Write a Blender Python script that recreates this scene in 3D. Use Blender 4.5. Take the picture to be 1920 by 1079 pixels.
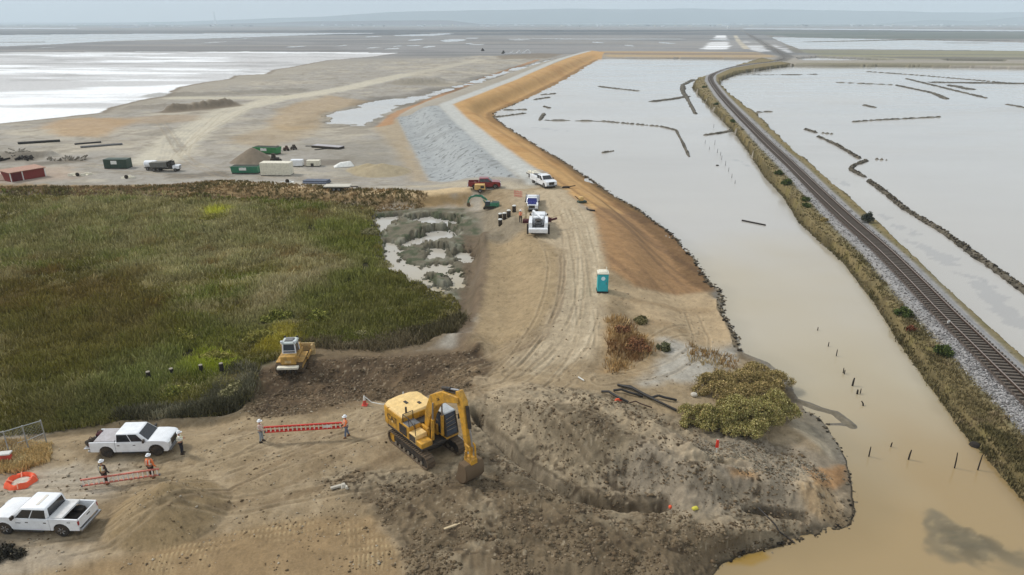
import bpy, math, random
import numpy as np
from mathutils import Vector, Matrix
R = math.radians
rnd = random.Random(7)
for o in list(bpy.data.objects): bpy.data.objects.remove(o)
sc = bpy.context.scene
col = sc.collection

# ------------------------------------------------------------------ camera
CAM_H = 30.0; FPX = 1297.0; CX = 960.0; CY = 539.5; HOR = 42.0
PITCH = math.atan((CY - HOR) / FPX)
cam_d = bpy.data.cameras.new('camera'); cam = bpy.data.objects.new('camera', cam_d); col.objects.link(cam)
cam.location = (0, 0, CAM_H); cam.rotation_euler = (math.pi / 2 - PITCH, 0, 0)
cam_d.sensor_width = 36; cam_d.lens = 36 * FPX / 1920; cam_d.clip_start = 0.5; cam_d.clip_end = 60000
sc.camera = cam
# ------------------------------------------------------------------ sky and sun
SUN_EL, SUN_AZ = 44, 292          # azimuth measured clockwise from +Y
w = bpy.data.worlds.new('World'); sc.world = w; w.use_nodes = True
nt = w.node_tree; nt.nodes.clear()
sky = nt.nodes.new('ShaderNodeTexSky'); sky.sky_type = 'NISHITA'; sky.sun_disc = False
sky.sun_elevation = R(SUN_EL); sky.sun_rotation = R(SUN_AZ); sky.dust_density = 3; sky.altitude = 30
tc = nt.nodes.new('ShaderNodeTexCoord'); mp = nt.nodes.new('ShaderNodeMapping'); mp.inputs['Scale'].default_value = (2, 2, 9)
ns = nt.nodes.new('ShaderNodeTexNoise'); ns.inputs['Scale'].default_value = 1.3; ns.inputs['Detail'].default_value = 5
rp = nt.nodes.new('ShaderNodeValToRGB')
rp.color_ramp.elements[0].position = .3; rp.color_ramp.elements[0].color = (6.5, 7.1, 7.7, 1)
rp.color_ramp.elements[1].position = .7; rp.color_ramp.elements[1].color = (7.6, 7.85, 8.0, 1)
mx = nt.nodes.new('ShaderNodeMixRGB'); mx.inputs['Fac'].default_value = .84
bg = nt.nodes.new('ShaderNodeBackground'); bg.inputs['Strength'].default_value = .088
wo = nt.nodes.new('ShaderNodeOutputWorld')
L = nt.links.new
L(tc.outputs['Generated'], mp.inputs['Vector']); L(mp.outputs[0], ns.inputs['Vector']); L(ns.outputs['Fac'], rp.inputs['Fac'])
L(sky.outputs[0], mx.inputs['Color1']); L(rp.outputs[0], mx.inputs['Color2']); L(mx.outputs[0], bg.inputs['Color']); L(bg.outputs[0], wo.inputs['Surface'])
sd_ = bpy.data.lights.new('sun', 'SUN'); sd_.energy = 1.9; sd_.angle = R(10); sd_.color = (1, .96, .9)
sun = bpy.data.objects.new('sun', sd_); col.objects.link(sun)
sun.rotation_euler = (R(90 - SUN_EL), 0, R(180 - SUN_AZ))
sc.view_settings.view_transform = 'Standard'; sc.view_settings.look = 'None'; sc.view_settings.gamma = 1
sc.view_settings.exposure = 0.36
sc.cycles.volume_bounces = 3
sc.render.engine = 'CYCLES'

# ------------------------------------------------------------------ projection helpers (used to lay out the site plan on the ground)
cp, sp = math.cos(PITCH), math.sin(PITCH)
def G(px, py, z=0.0):
    xr = (px - CX) / FPX; yr = (CY - py) / FPX
    dy = cp + yr * sp; dz = -sp + yr * cp
    t = (z - CAM_H) / dz
    return xr * t, dy * t
def PR(x, y, z=0.0):
    zz = z - CAM_H; d = y * cp - zz * sp; u = y * sp + zz * cp
    return CX + FPX * x / d, CY - FPX * u / d
def tag(o, label=None, cat=None, group=None, kind=None):
    if label: o['label'] = label
    if cat: o['category'] = cat
    if group: o['group'] = group
    if kind: o['kind'] = kind
    return o

# ------------------------------------------------------------------ noise
def _hash(ix, iy, s):
    h = (ix.astype(np.int64) * 374761393 + iy.astype(np.int64) * 668265263 + s * 1442695041) & 0xffffffff
    h = ((h ^ (h >> 13)) * 1274126177) & 0xffffffff
    return ((h ^ (h >> 16)) & 0xffff) / 65535.0
def vn(x, y, s=0):
    fx = np.floor(x); fy = np.floor(y); tx = x - fx; ty = y - fy
    tx = tx * tx * (3 - 2 * tx); ty = ty * ty * (3 - 2 * ty)
    a = _hash(fx, fy, s); b = _hash(fx + 1, fy, s); c = _hash(fx, fy + 1, s); d = _hash(fx + 1, fy + 1, s)
    return (a + (b - a) * tx) * (1 - ty) + (c + (d - c) * tx) * ty
def fbm(x, y, sc_, o=4, s=0, rot=True):
    r = 0; a = .5; t = 0; x = x / sc_; y = y / sc_
    for i in range(o):
        r = r + a * vn(x, y, s + i * 17); t += a; a *= .5
        x, y = (x * 1.6 - y * 1.2) + 3.1, (x * 1.2 + y * 1.6) - 7.7
    return r / t * 2 - 1
def sstep(a, b, v):
    t = np.clip((v - a) / (b - a), 0, 1); return t * t * (3 - 2 * t)

# ------------------------------------------------------------------ site plan lines (photo pixels, height)
shore_c = [(1125,110),(1060,150),(990,185),(925,213),(928,222),(952,240),(1010,275),(1080,318),(1140,360),(1200,395),(1255,437),(1300,482),(1328,530),(1350,545),(1358,590),(1378,630),(1390,660),(1440,680),(1482,722),(1495,750),(1508,770),(1540,785),(1562,815),(1590,860),(1598,900),(1606,960),(1595,985),(1500,1012),(1400,1040),(1355,1060),(1330,1090),(1290,1200),(1300,1600)]
railL = [(1425,112),(1362,133),(1305,152),(1298,165),(1333,205),(1377,250),(1403,285),(1432,330),(1470,372),(1500,420),(1578,490),(1638,565),(1690,650),(1748,730),(1798,800),(1860,872),(1920,937),(2100,1132),(2400,1450)]
railR = [(1487,125),(1460,128),(1385,139),(1352,152),(1350,162),(1369,182),(1415,217),(1480,283),(1563,358),(1610,397),(1663,443),(1710,487),(1757,537),(1820,593),(1880,648),(1920,683),(2100,845),(2500,1205)]
track_c = [(1387,55),(1407,67),(1430,80),(1460,98),(1476,107),(1460,115),(1413,120),(1363,128),(1333,141),(1332,152),(1352,180),(1390,220),(1437,267),(1480,307),(1527,353),(1593,415),(1653,466),(1713,525),(1773,587),(1820,632),(1880,690),(1920,728),(2050,852),(2420,1205)]
TRZ = 1.7
wc_poly = shore_c + railL[::-1]
wr_poly = railR + [(4500,1205),(4500,132),(1920,130),(1700,126)]
ch_poly = [(590,236),(610,215),(650,205),(700,190),(790,180),(875,155),(960,130),(1042,110),(1036,114),(962,134),(895,156),(845,170),(790,187),(740,203),(710,222),(690,238),(640,237)]
far_w = [
 [(-1500,67),(0,66),(210,64),(620,62),(640,64),(420,72),(200,78),(100,84),(0,88),(-900,92)],
 [(1445,70),(1560,72),(1700,75),(1920,80),(3600,84),(3600,100),(1920,97),(1700,94),(1500,93),(1470,82)],
 [(1390,53),(1920,56.5),(3600,60),(3600,63),(1920,59.5),(1400,55)],
 [(-1500,52.5),(140,52.5),(150,54.5),(-1500,55.5)],
 [(1495,111),(1530,108),(1680,115),(1680,117),(1500,117)],
 [(1760,114),(1890,115),(1880,119),(1780,118)],
 [(950,72.6),(1290,73),(1290,74.6),(960,73.8)],
 [(735,66),(790,64.5),(835,62.6),(860,63),(810,68),(745,68.5)],
]
pools_far = [(655,63,45,1),(700,69,14,1),(780,75,12,1.6),(850,76,22,2.5),(885,72,12,1),(880,82,8,1),(895,84,14,1),(700,90,12,1.4),(735,92,14,1.4),(775,86,14,1.2),(805,88,11,1.6),(745,87,8,1),(400,80,12,1.6),(555,88,16,1.6),(80,90,14,1.6),(1120,80,10,1.2),(1180,86,8,1.2),(1250,81,12,1.6),(1350,75,16,1.2),(975,75,22,.9),(640,86,10,1.2),(460,73,9,1)]
salt_poly = [(-900,102),(0,99),(300,97),(640,98),(742,100),(700,106),(620,113),(575,121),(510,132),(495,139),(440,142),(432,148),(380,156),(322,165),(320,176),(270,188),(215,202),(195,212),(100,222),(0,232),(-900,330)]
marsh = [(-600,368),(0,366),(300,372),(600,379),(700,392),(704,430),(716,480),(780,530),(850,563),(866,600),(800,643),(700,655),(600,656),(560,662),(480,692),(462,760),(400,786),(250,790),(90,812),(0,818),(-500,860)]
mud = [(698,392),(870,390),(905,430),(908,470),(885,560),(870,600),(845,560),(780,528),(716,480),(704,430)]
mud_w = [[(703,412),(745,405),(742,418),(722,428),(718,445),(708,440)],[(725,455),(748,470),(745,490),(790,505),(800,530),(832,548),(815,550),(770,530),(735,505),(722,480)],
 [(770,412),(800,408),(850,415),(850,424),(800,424),(775,420)],[(775,452),(800,437),(845,434),(842,450),(800,458),(760,462)],[(795,478),(815,466),(843,466),(838,484),(805,485)],[(788,504),(822,496),(838,500),(830,512),(800,514)],[(845,515),(862,512),(868,535),(852,538)],[(858,470),(880,475),(872,490),(862,484)]]
gray_slope = [(745,220),(822,198),(893,262),(973,335),(805,339)]
orange = [(1108,95),(1135,98),(1128,110),(1062,151),(992,186),(927,214),(930,223),(954,241),(1012,276),(1082,319),(1142,361),(1202,396),(1257,438),(1302,483),(1330,540),(1270,545),(1190,528),(1145,490),(1132,430),(1110,395),(1060,362),(1012,322),(930,267),(842,198),(905,172),(970,147),(1045,117)]
FEAT = [  # elevation lines of the site
 [(a,b,.05) for a,b in shore_c],
 [(1098,97,4),(1030,116,4),(950,147,4),(880,174,4),(835,191,4),(822,200,4.2),(893,262,4.2),(973,335,3.8)],
 [(1108,96,4),(1045,118,4),(965,151,4),(900,176,4),(844,198,4.2),(930,267,4.2),(1010,322,4),(1055,362,3.7),(1108,415,3.4),(1128,480,3.2),(1130,560,3),(1120,640,2.6),(1080,690,2.4)],
 [(975,352,3.2),(985,400,3.1),(1000,440,3.1),(1050,500,3.1),(1045,590,2.9),(1000,640,2.6),(960,680,2.3)],
 [(905,440,2.2),(912,470,2.2),(902,540,2.2),(892,620,2.1),(905,655,1.9)],
 [(885,440,.4),(888,480,.3),(874,560,.3),(868,600,.4)],
 [(1345,560,.7),(1372,640,.7)],[(1200,600,2.2),(1250,680,1.8),(1150,700,2.2)],
 [(400,345,2),(600,355,2),(780,360,2.3),(900,352,2.9),(975,350,3.2)],[(0,355,1.6),(250,357,1.6),(400,358,1.7)],
 [(-400,369,.6),(0,369,.6),(600,382,.6),(700,394,.45),(870,392,.7)],
 [(-300,340,1.4),(0,340,1.4),(300,330,1.4),(700,330,1.4)],[(-300,260,1.2),(0,260,1.2),(400,260,1.2),(700,270,1.1)],
 [(742,222,.8),(775,280,.9),(802,340,1.3)],[(300,150,.7),(900,110,.7)],[(300,200,.9),(600,195,.9)],
 [(a,b,.15) for a,b in ch_poly]+[(590,236,.15)],
 [(-500,500,.45),(600,500,.45)],[(-400,700,.45),(450,650,.45)],[(650,600,.4),(800,610,.4)],[(720,470,.3),(850,500,.25)],
 [(-300,812,.8),(0,812,.8),(250,790,.8),(400,785,.8),(450,768,.6)],
 [(-400,870,2),(0,862,2),(100,852,2),(350,842,2),(480,832,2),(650,838,2)],[(-400,1000,2),(200,960,2),(500,930,2),(640,880,2)],
 [(490,740,.4),(560,735,.4),(660,722,.42),(740,742,.42)],[(480,790,1.5),(600,792,1.9),(690,768,1.9),(760,815,2),(830,860,2)],
 [(560,664,1.0),(700,664,1.2),(850,668,1.7),(930,700,2.4),(890,748,2.3)],[(475,700,1.1),(462,760,1.2)],
 [(960,735,2.9),(1040,755,3.7),(1120,785,3.8),(1200,818,3.5),(1290,860,3.2),(1400,880,2.6),(1500,905,1.9)],
 [(1290,790,2),(1440,795,1.4),(1500,830,1)],
 [(900,800,1.7),(950,850,1.3),(1010,893,1.0),(1080,932,.9),(1160,950,.9),(1240,952,1)],[(1380,958,1.2),(1500,962,.9)],
 [(930,850,1.9),(1000,930,2.1),(1100,975,1.9),(1250,990,1.6),(1450,992,1)],[(1250,1079,1.3),(1200,1300,1.5)],
 [(600,970,2),(850,950,2.2)],[(-300,1200,2.3),(500,1079,2.3),(900,1085,2.2),(800,1500,2)],
]

# ------------------------------------------------------------------ terrain grid
def ranges(*segs):
    out = []
    for a, b, n in segs: out += list(np.linspace(a, b, n, endpoint=False))
    out.append(segs[-1][1]); return np.array(out)
PXs = ranges((-1500,-60,50),(-60,1980,1200),(1980,3400,50))
PYs = ranges((1700,1100,40),(1100,400,460),(400,130,330),(130,60,110),(60,45,40),(45,42.6,12))
NX, NY = len(PXs), len(PYs)
def to_xy(pxs, pys):
    A, B = np.meshgrid(pxs, pys); return G(A, B, 0.0)
def segdist(X, Y, pts, closed=False):
    d = np.full(X.shape, 1e9); v = np.zeros(X.shape); n = len(pts)
    for i in range(n if closed else n - 1):
        a = pts[i]; b = pts[(i + 1) % n]
        ex, ey = b[0] - a[0], b[1] - a[1]; l2 = ex * ex + ey * ey + 1e-9
        t = np.clip(((X - a[0]) * ex + (Y - a[1]) * ey) / l2, 0, 1)
        q = (X - a[0] - t * ex) ** 2 + (Y - a[1] - t * ey) ** 2
        m = q < d; d = np.where(m, q, d)
        if len(a) > 2: v = np.where(m, a[2] + (b[2] - a[2]) * t, v)
    return np.sqrt(d), v
def inside(X, Y, pts):
    r = np.zeros(X.shape, bool); n = len(pts)
    for i in range(n):
        x1, y1 = pts[i][:2]; x2, y2 = pts[(i + 1) % n][:2]
        if y1 == y2: continue
        c = ((y1 > Y) != (y2 > Y)) & (X < (x2 - x1) * (Y - y1) / (y2 - y1) + x1)
        r ^= c
    return r
def sdf(X, Y, pts):     # positive inside
    d, _ = segdist(X, Y, pts, True); return np.where(inside(X, Y, pts), d, -d)
CXs, CYs = PXs[::2], PYs[::2]
cX, cY = to_xy(CXs, CYs)
FX, FY = to_xy(PXs, PYs)
ix = np.interp(PXs, CXs, np.arange(len(CXs))); iy = np.interp(-PYs, -CYs, np.arange(len(CYs)))
def up(A):
    x0 = np.clip(ix.astype(int), 0, len(CXs) - 2); tx = ix - x0
    y0 = np.clip(iy.astype(int), 0, len(CYs) - 2); ty = (iy - y0)[:, None]
    B = A[:, x0] * (1 - tx) + A[:, x0 + 1] * tx
    return B[y0] * (1 - ty) + B[y0 + 1] * ty
def wpts(pts, z=0.0):
    r = []
    for p in pts:
        zz = p[2] if len(p) > 2 else z
        x, y = G(p[0], p[1], zz); r.append((x, y, zz) if len(p) > 2 else (x, y))
    return r
# elevation by inverse distance from the plan's lines
num = np.zeros(cX.shape); den = np.zeros(cX.shape)
for f in FEAT:
    d, v = segdist(cX, cY, wpts(f)); wgt = 1 / (d + .35) ** 3
    num += wgt * v; den += wgt
h = num / den
far = sstep(500, 900, cY); h = h * (1 - far) + .6 * far
H0 = up(h)
nf1 = fbm(FX, FY, 5, 4, 1); nf2 = fbm(FX, FY, 1.1, 3, 2); nf3 = fbm(FX, FY, .3, 2, 3); nf4 = fbm(FX, FY, 28, 4, 4)
# water bodies
Wc = up(sdf(cX, cY, wpts(wc_poly))); Wr = up(sdf(cX, cY, wpts(wr_poly)))
dist = FY
warp = (nf1 * .8 + nf2 * .35) * np.clip(dist / 80, .7, 6)
water = np.maximum(Wc, Wr)
chn = up(sdf(cX, cY, wpts(ch_poly))) + nf1 * 1.6 - 3.0 * sstep(.05, .45, fbm(FX * .6, FY, 7, 4, 55))
water = np.maximum(water, chn)
for p in far_w: water = np.maximum(water, up(sdf(cX, cY, wpts(p))))
water = water + warp * .5
for (a, b, rx, ry) in pools_far:
    x0, y0 = G(a, b); x1, _ = G(a + rx, b); _, y1 = G(a, b - ry)
    e = 1 - np.sqrt(((FX - x0) / (x1 - x0)) ** 2 + ((FY - y0) / max(y1 - y0, 1)) ** 2)
    water = np.maximum(water, (e + nf4 * .25) * (x1 - x0))
mw = np.full(FX.shape, -99.)
cl = (slice(None), slice(None))
for p in mud_w: mw = np.maximum(mw, up(sdf(cX, cY, wpts(p, .1))))
water = np.maximum(water, mw + nf2 * 1.1 + nf1 * .7 + nf3 * .8 + .35)
# roughness masks
gsm = sstep(-1, 1, up(sdf(cX, cY, wpts([(a, b, 2.5) for a, b in gray_slope]))))
churn = [ [(470,690),(560,665),(680,662),(905,664),(930,700),(890,745),(760,750),(690,762),(600,780),(480,785),(455,765)],
 [(880,770),(1000,745),(1150,760),(1290,800),(1500,830),(1590,900),(1590,980),(1400,1030),(1340,1079),(1300,1300),(820,1300),(760,1079),(700,960),(600,920),(640,890),(820,900),(880,860)] ]
CH = [up(sdf(cX, cY, wpts(p, 1.5))) for p in churn]
rough = np.maximum(sstep(-1, 1.5, CH[0] + nf1), sstep(-1, 1.5, CH[1] + nf1))
near = 1 - sstep(90, 160, FY)
amp = .05 + .10 * rough
mudm = sstep(-.5, 1.5, up(sdf(cX, cY, wpts(mud, .4))))
H = H0 + near * (1 - .97 * gsm) * (1 - .6 * mudm) * (amp * nf1 * 1.4 + nf2 * (.05 + .16 * rough) + nf3 * (.02 + .09 * rough)) + (1 - near) * (nf4 * .12 + nf1 * .05)
# ridged tracks in the churned soil
def ridge(x, y, ang, per, s=0):
    u = x * math.cos(ang) + y * math.sin(ang); v = -x * math.sin(ang) + y * math.cos(ang)
    return np.abs(vn(u / per, v / (per * 6), s) * 2 - 1)
H += near * rough * (.13 * (.4 - ridge(FX, FY, R(38), .7, 8)))
# dirt cones (px, py of base centre, radius, height)
CONES = [(316,966,3.9,2.25,2.0),(475,303,5.2,3.2,1.4),(715,322,6.5,1.7,1.4),(690,318,5,1.3,1.4)]
for (a, b, r_, hh, z0) in CONES:
    x0, y0 = G(a, b, z0); dd = np.hypot((FX - x0) , (FY - y0))
    H = np.maximum(H, z0 - .2 + (hh + .2) * (1 - dd / r_) + nf2 * .12 + nf1 * .12 - .12 * sstep(.4, 0, dd))
# spoil heaps and berms as ridges
BERMS = [([(325,208),(380,203),(432,197)], 4.5, 2.2, .8), ([(252,202),(318,200)], 5, .9, .8), ([(40,296),(90,292)],3,1.2,1.3),([(870,232),(890,232)],1,.1,1),
 ([(290,180),(400,176),(560,170)],7,.8,.8),([(760,155),(815,152)],12,2,.8),
 ([(500,775),(400,790),(230,795)], 1.2, .35, .9),([(820,650),(880,650),(905,668)],1.6,.7,1.2),
 ([(1090,755),(1180,775),(1300,830)],1.6,.5,3.4),([(905,445),(960,420),(985,415)],3,.5,2.6)]
for pl, wd, hh, z0 in BERMS:
    d, _ = segdist(FX, FY, wpts(pl, z0)); H = H + hh * sstep(0, 1, np.clip(1 - d / wd, 0, 1)) * (1 + .5 * nf1 + .3*nf2)
# trench
TR = [([(890,790),(950,848),(1010,892),(1080,930),(1160,950),(1240,952)], .42, .9, 1.1), ([(1400,957),(1450,960),(1510,962)], .35, .7, 1.0),([(1290,868),(1400,862)],.25,.25,2.8)]
for pl, wd, hh, z0 in TR:
    d, _ = segdist(FX, FY, wpts(pl, z0)); H = H - hh * np.clip(1.3 - d / wd + nf2 * .7 + nf1 * .4, 0, 1)
# tread slope grouser prints
tread_p = [(-100,1100),(230,1040),(420,995),(560,965),(700,960),(745,1010),(800,1090),(820,1300),(-300,1300)]
TP = sstep(-.3, .8, up(sdf(cX, cY, wpts(tread_p, 2.2))) + nf1 * .6)
tu = FX * math.cos(R(12)) + FY * math.sin(R(12)); tv = -FX * math.sin(R(12)) + FY * math.cos(R(12))
tread = TP * (.5 + .5 * np.sin((tu + .1 * nf1 + .05 * nf2) * 2 * math.pi / .26)) * (.5 + .5 * np.sin((tv + .25 * nf4) * 2 * math.pi / .62 + 1.5 * nf1)) * sstep(-.25, .35, fbm(FX * .6, FY, 2.2, 3, 21))
H += tread * .05 - TP * .02
# railway embankment
emb = railL + railR[::-1]
TRW = wpts(track_c, TRZ)
E = up(sdf(cX, cY, wpts(emb)));  dc = up(segdist(cX, cY, TRW[4:])[0])
Ew = E + warp * .35
t = np.clip(Ew, 0, None) / (np.clip(Ew, 0, None) + np.clip(dc - 1.9, 0, None) + 1e-3)
he = np.where(Ew > 0, .02 + (TRZ - .3) * sstep(0, 1.02, t), -9) + (dc > 2) * nf2 * .07
# apply water
def rut(pts, z, dep=.045, w_=.2, sp_=.85, n=1):
    global H
    P = [Vector(q) for q in wpts(pts, z)]
    for _ in range(2):
        q = [P[0]]
        for a, b in zip(P, P[1:]): q += [a * .75 + b * .25, a * .25 + b * .75]
        P = q + [P[-1]]
    x0 = min(p.x for p in P) - 3; x1 = max(p.x for p in P) + 3; y0 = min(p.y for p in P) - 3; y1 = max(p.y for p in P) + 3
    m = (FX > x0) & (FX < x1) & (FY > y0) & (FY < y1)
    d, _ = segdist(FX[m], FY[m], [tuple(p) for p in P]); e = np.abs(np.abs(d + nf1[m] * .25) - sp_)
    k = sstep(w_, w_ * .3, e) * sstep(-.6, .1, nf2[m] + nf1[m]); b_ = sstep(w_ * 2, w_ * 1.2, e) * (1 - k)
    H[m] += -dep * k + dep * .6 * b_; RUT[m] = np.maximum(RUT[m], k); RIM[m] = np.maximum(RIM[m], b_)
RUT = np.zeros(FX.shape); RIM = np.zeros(FX.shape)
for a_, z_ in (([(-80,935),(180,925),(420,880),(640,800),(700,775)],2),([(-60,1060),(250,1010),(430,900),(560,850),(720,800)],2),([(-50,915),(200,905),(420,850),(480,820)],2),([(180,990),(450,950),(600,920),(780,890)],2),
  ([(600,170),(470,198),(400,240),(350,275),(330,300)],1),([(520,182),(420,205),(380,245),(340,290),(360,310)],1),([(300,230),(320,258),(345,300),(420,335)],1.2),([(700,345),(500,330),(380,318),(300,300)],1.4),([(130,300),(250,325),(400,335),(600,330),(760,345)],1.4),([(100,240),(200,262),(300,280),(420,275),(520,250)],1),([(960,690),(1050,610),(1075,520),(1068,440),(1040,380)],3),([(1000,715),(1100,630),(1112,540),(1100,450),(1070,385)],3),([(1040,720),(1105,640),(1095,560),(1085,460),(1055,390)],3),([(930,700),(1010,620),(1040,540),(1040,470),(1010,440)],3),
  ([(700,780),(800,740),(900,720),(980,700),(1030,650)],2.3),([(860,690),(960,655),(1050,620)],2.4),([(900,715),(1060,742),(1180,792),(1290,842),(1400,866)],3.6),([(920,730),(1010,790),(1090,870),(1200,920)],2.5),([(1130,720),(1240,700),(1330,640),(1300,570)],2),([(1150,690),(1230,640),(1300,600)],2)): rut(a_, z_)
bed = -.05 - np.clip(water, 0, 3) * .15
H = np.where(water > -.6, np.minimum(H, .03 + np.clip(-water, 0, 1) * .5), H)
H = np.where(water > 0, bed, H)
# islets, old dyke remnants and mud streaks standing in the ponds (polyline, half width m, height)
ISL = [([(1510,243),(1530,249)],1.1),([(1535,257),(1570,273),(1610,297)],.8),([(1625,302),(1600,311),(1594,318),(1620,332)],.9),
 ([(1630,340),(1660,362),(1700,395),(1760,430)],.9),([(1700,395),(1760,430),(1830,480),(1930,553),(2300,800)],.9),
 ([(1630,135),(1740,143),(1900,157),(2300,170)],1.5),([(1700,148),(1790,170),(1848,184)],1.8),([(1570,155),(1680,160),(1750,175),(1775,186)],2.2),
 ([(1755,155),(1850,156),(2400,166)],6),([(1780,160),(1820,168)],4),([(1600,229),(1640,226),(1762,220)],.7),([(1888,196),(1930,204)],1.3),([(1622,198),(1640,202)],1.2),
 ([(1020,214),(1012,226)],1.1),([(1020,226),(1130,228),(1240,238),(1268,245),(1280,268),(1292,294)],.55),([(1125,163),(1195,171)],1),([(1222,191),(1262,186),(1290,181)],2.2),
 ([(1300,150),(1280,160),(1280,172),(1290,188),(1304,214)],.6),([(930,220),(985,213)],1.2),([(948,207),(985,206)],1),([(1003,187),(1030,183)],1.5),([(1018,178),(1040,176)],.8),
 ([(1322,254),(1350,250),(1372,246)],1.2),([(1020,200),(1030,203)],1),([(1540,250),(1560,252)],.3),([(1640,299),(1662,301)],.4),([(1420,211),(1447,210)],.7),
 ([(1380,141),(1460,141),(1530,140)],1.1),([(0,79.5),(75,79.5)],7),([(1780,81),(1845,81)],8),([(1520,79),(1700,75),(1920,78)],10),([(1130,287),(1150,284)],.5)]
isl = np.full(FX.shape, -9.)
for pl, wd in ISL:
    wp_ = wpts(pl); x0 = min(p[0] for p in wp_) - 60; x1 = max(p[0] for p in wp_) + 60; y0 = min(p[1] for p in wp_) - 60; y1 = max(p[1] for p in wp_) + 60
    m = (FX > x0) & (FX < x1) & (FY > y0) & (FY < y1)
    d, _ = segdist(FX[m], FY[m], wp_); wd = np.maximum(wd * .72, .42 * FY[m] ** 2 / 38900.)
    isl[m] = np.maximum(isl[m], (wd * (1.15 + .3 * nf1[m] + .6 * nf2[m]) - d) / wd)
H = np.maximum(H, np.clip(-.12 + .6 * isl, -1, .4))
# sand spit at the near shore
SPIT = [([(1495,752),(1530,765),(1565,775),(1598,799)],.3,.09),([(1598,799),(1575,796),(1552,796)],.12,.06)]
for pl, wd, hh in SPIT:
    d, _ = segdist(FX, FY, wpts(pl)); H = np.maximum(H, hh * (1.5 - d / wd + .5 * nf2) )  * (d < 6) + H * (d >= 6)
H = np.maximum(H, he)
H = np.where(FY > 13000, .6, H)

def Hz(x, y):
    px, py = PR(x, y, 0.0)
    u = np.clip(np.interp(px, PXs, np.arange(NX)), 0, NX - 1.001); v = np.clip(np.interp(-py, -PYs, np.arange(NY)), 0, NY - 1.001)
    i = np.floor(u).astype(int); j = np.floor(v).astype(int); a = u - i; b = v - j
    return (H[j, i] * (1 - a) + H[j, i + 1] * a) * (1 - b) + (H[j + 1, i] * (1 - a) + H[j + 1, i + 1] * a) * b
def at(px, py, water_ok=True):
    z = 0.8
    for _ in range(14):
        x, y = G(px, py, z); zn = float(Hz(x, y))
        if water_ok: zn = max(zn, 0.0)
        z = z * .45 + zn * .55
    return Vector((x, y, z))
def atp(pts): return [tuple(at(a, b))[:2] for a, b in pts]

# ------------------------------------------------------------------ ground colours (dry albedo of each soil, from sRGB)
def lin(c): c = c / 255.; return c / 12.92 if c <= .04045 else ((c + .055) / 1.055) ** 2.4
def A3(r, g, b, k=1.0): return np.array([lin(r) * k, lin(g) * k, lin(b) * k])
C = np.zeros(FX.shape + (3,)); C[:] = A3(158, 150, 136)
C += (nf4[..., None] * .04)
def paint(m, c, s=1.0):
    global C
    m = (np.clip(m, 0, 1) * s)[..., None]; C = C * (1 - m) + np.asarray(c) * m
def area(pts, soft=1., wa=1., big=0.): return sstep(-soft, soft, up(sdf(cX, cY, atp(pts))) + (nf1 * .7 + nf2 * .5) * wa + nf4 * big)
def line(pts, wd, soft=None, wa=.3):
    p = atp(pts); d, _ = segdist(cX, cY, p); return sstep(-(soft or wd * .4), (soft or wd * .4), wd - up(d) + (nf1 * .6 + nf2 * .4) * wa)
farn = fbm(FX, FY, 120, 4, 31)
# distant flats
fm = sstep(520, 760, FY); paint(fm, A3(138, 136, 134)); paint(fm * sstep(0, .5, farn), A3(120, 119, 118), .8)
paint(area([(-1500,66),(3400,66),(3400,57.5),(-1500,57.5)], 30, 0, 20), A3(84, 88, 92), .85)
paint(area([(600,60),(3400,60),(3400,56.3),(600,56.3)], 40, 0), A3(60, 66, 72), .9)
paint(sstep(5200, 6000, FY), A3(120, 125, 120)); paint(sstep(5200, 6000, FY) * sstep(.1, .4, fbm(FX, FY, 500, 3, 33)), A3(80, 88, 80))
paint(area([(-1500,98),(0,97),(640,97),(640,88),(300,84),(0,89)], 8, 0, 15), A3(118, 116, 114), .7)
paint(area([(1130,96),(1420,98),(1460,108),(1425,110),(1130,108)], 5, 0, 4), A3(176, 152, 116), .9)
paint(area([(1130,98),(1420,101),(1420,103),(1130,101)], 3, 0, 4), A3(150, 120, 92), .5)
paint(area([(1480,94),(3400,100),(3400,112),(1700,112),(1540,107)], 6, 0, 10), A3(140, 136, 108), .9)
paint(area([(1490,118),(1700,118),(3400,124),(3400,132),(1700,127),(1487,125)], 4, 0, 6), A3(128, 122, 100), .9)
paint(area([(1600,106),(1900,108),(3400,112),(3400,116),(1900,112),(1700,110)], 4, 0, 12), A3(84, 80, 72), .7)
paint(area([(1580,60),(3400,64),(3400,80),(1700,74),(1480,70),(1400,60)], 10, 0, 30), A3(96, 104, 96), .9)
for q in ([(1314,93),(1330,79),(1364,78),(1370,93)], [(1338,74),(1342,67),(1361,67),(1364,74)], ): paint(area(q, 3, 0, 6), (.8, .8, .8))
for q in ([(1395,76),(1412,78),(1442,96),(1425,98),(1404,90)],[(1440,84),(1456,84),(1490,99),(1478,99)]): paint(area(q, 3, 0, 10) * sstep(-.2, .2, farn + nf4), (.62, .62, .62), .9)
paint(line([(1378,66),(1385,78),(1400,92)], 4, wa=1), A3(190,180,160)); paint(line(track_c[:6], 6, wa=2), A3(104,100,94), .9); paint(line([(1440,66),(1470,80),(1500,100)], 5, wa=2), A3(120,114,100), .8)
paint(fm * sstep(0, .4, fbm(FX * .12, FY, 45, 4, 36)), A3(152, 146, 138), .6); paint(fm * sstep(.05, .4, fbm(FX * .1, FY, 30, 4, 37)), A3(104, 106, 106), .6)
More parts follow.
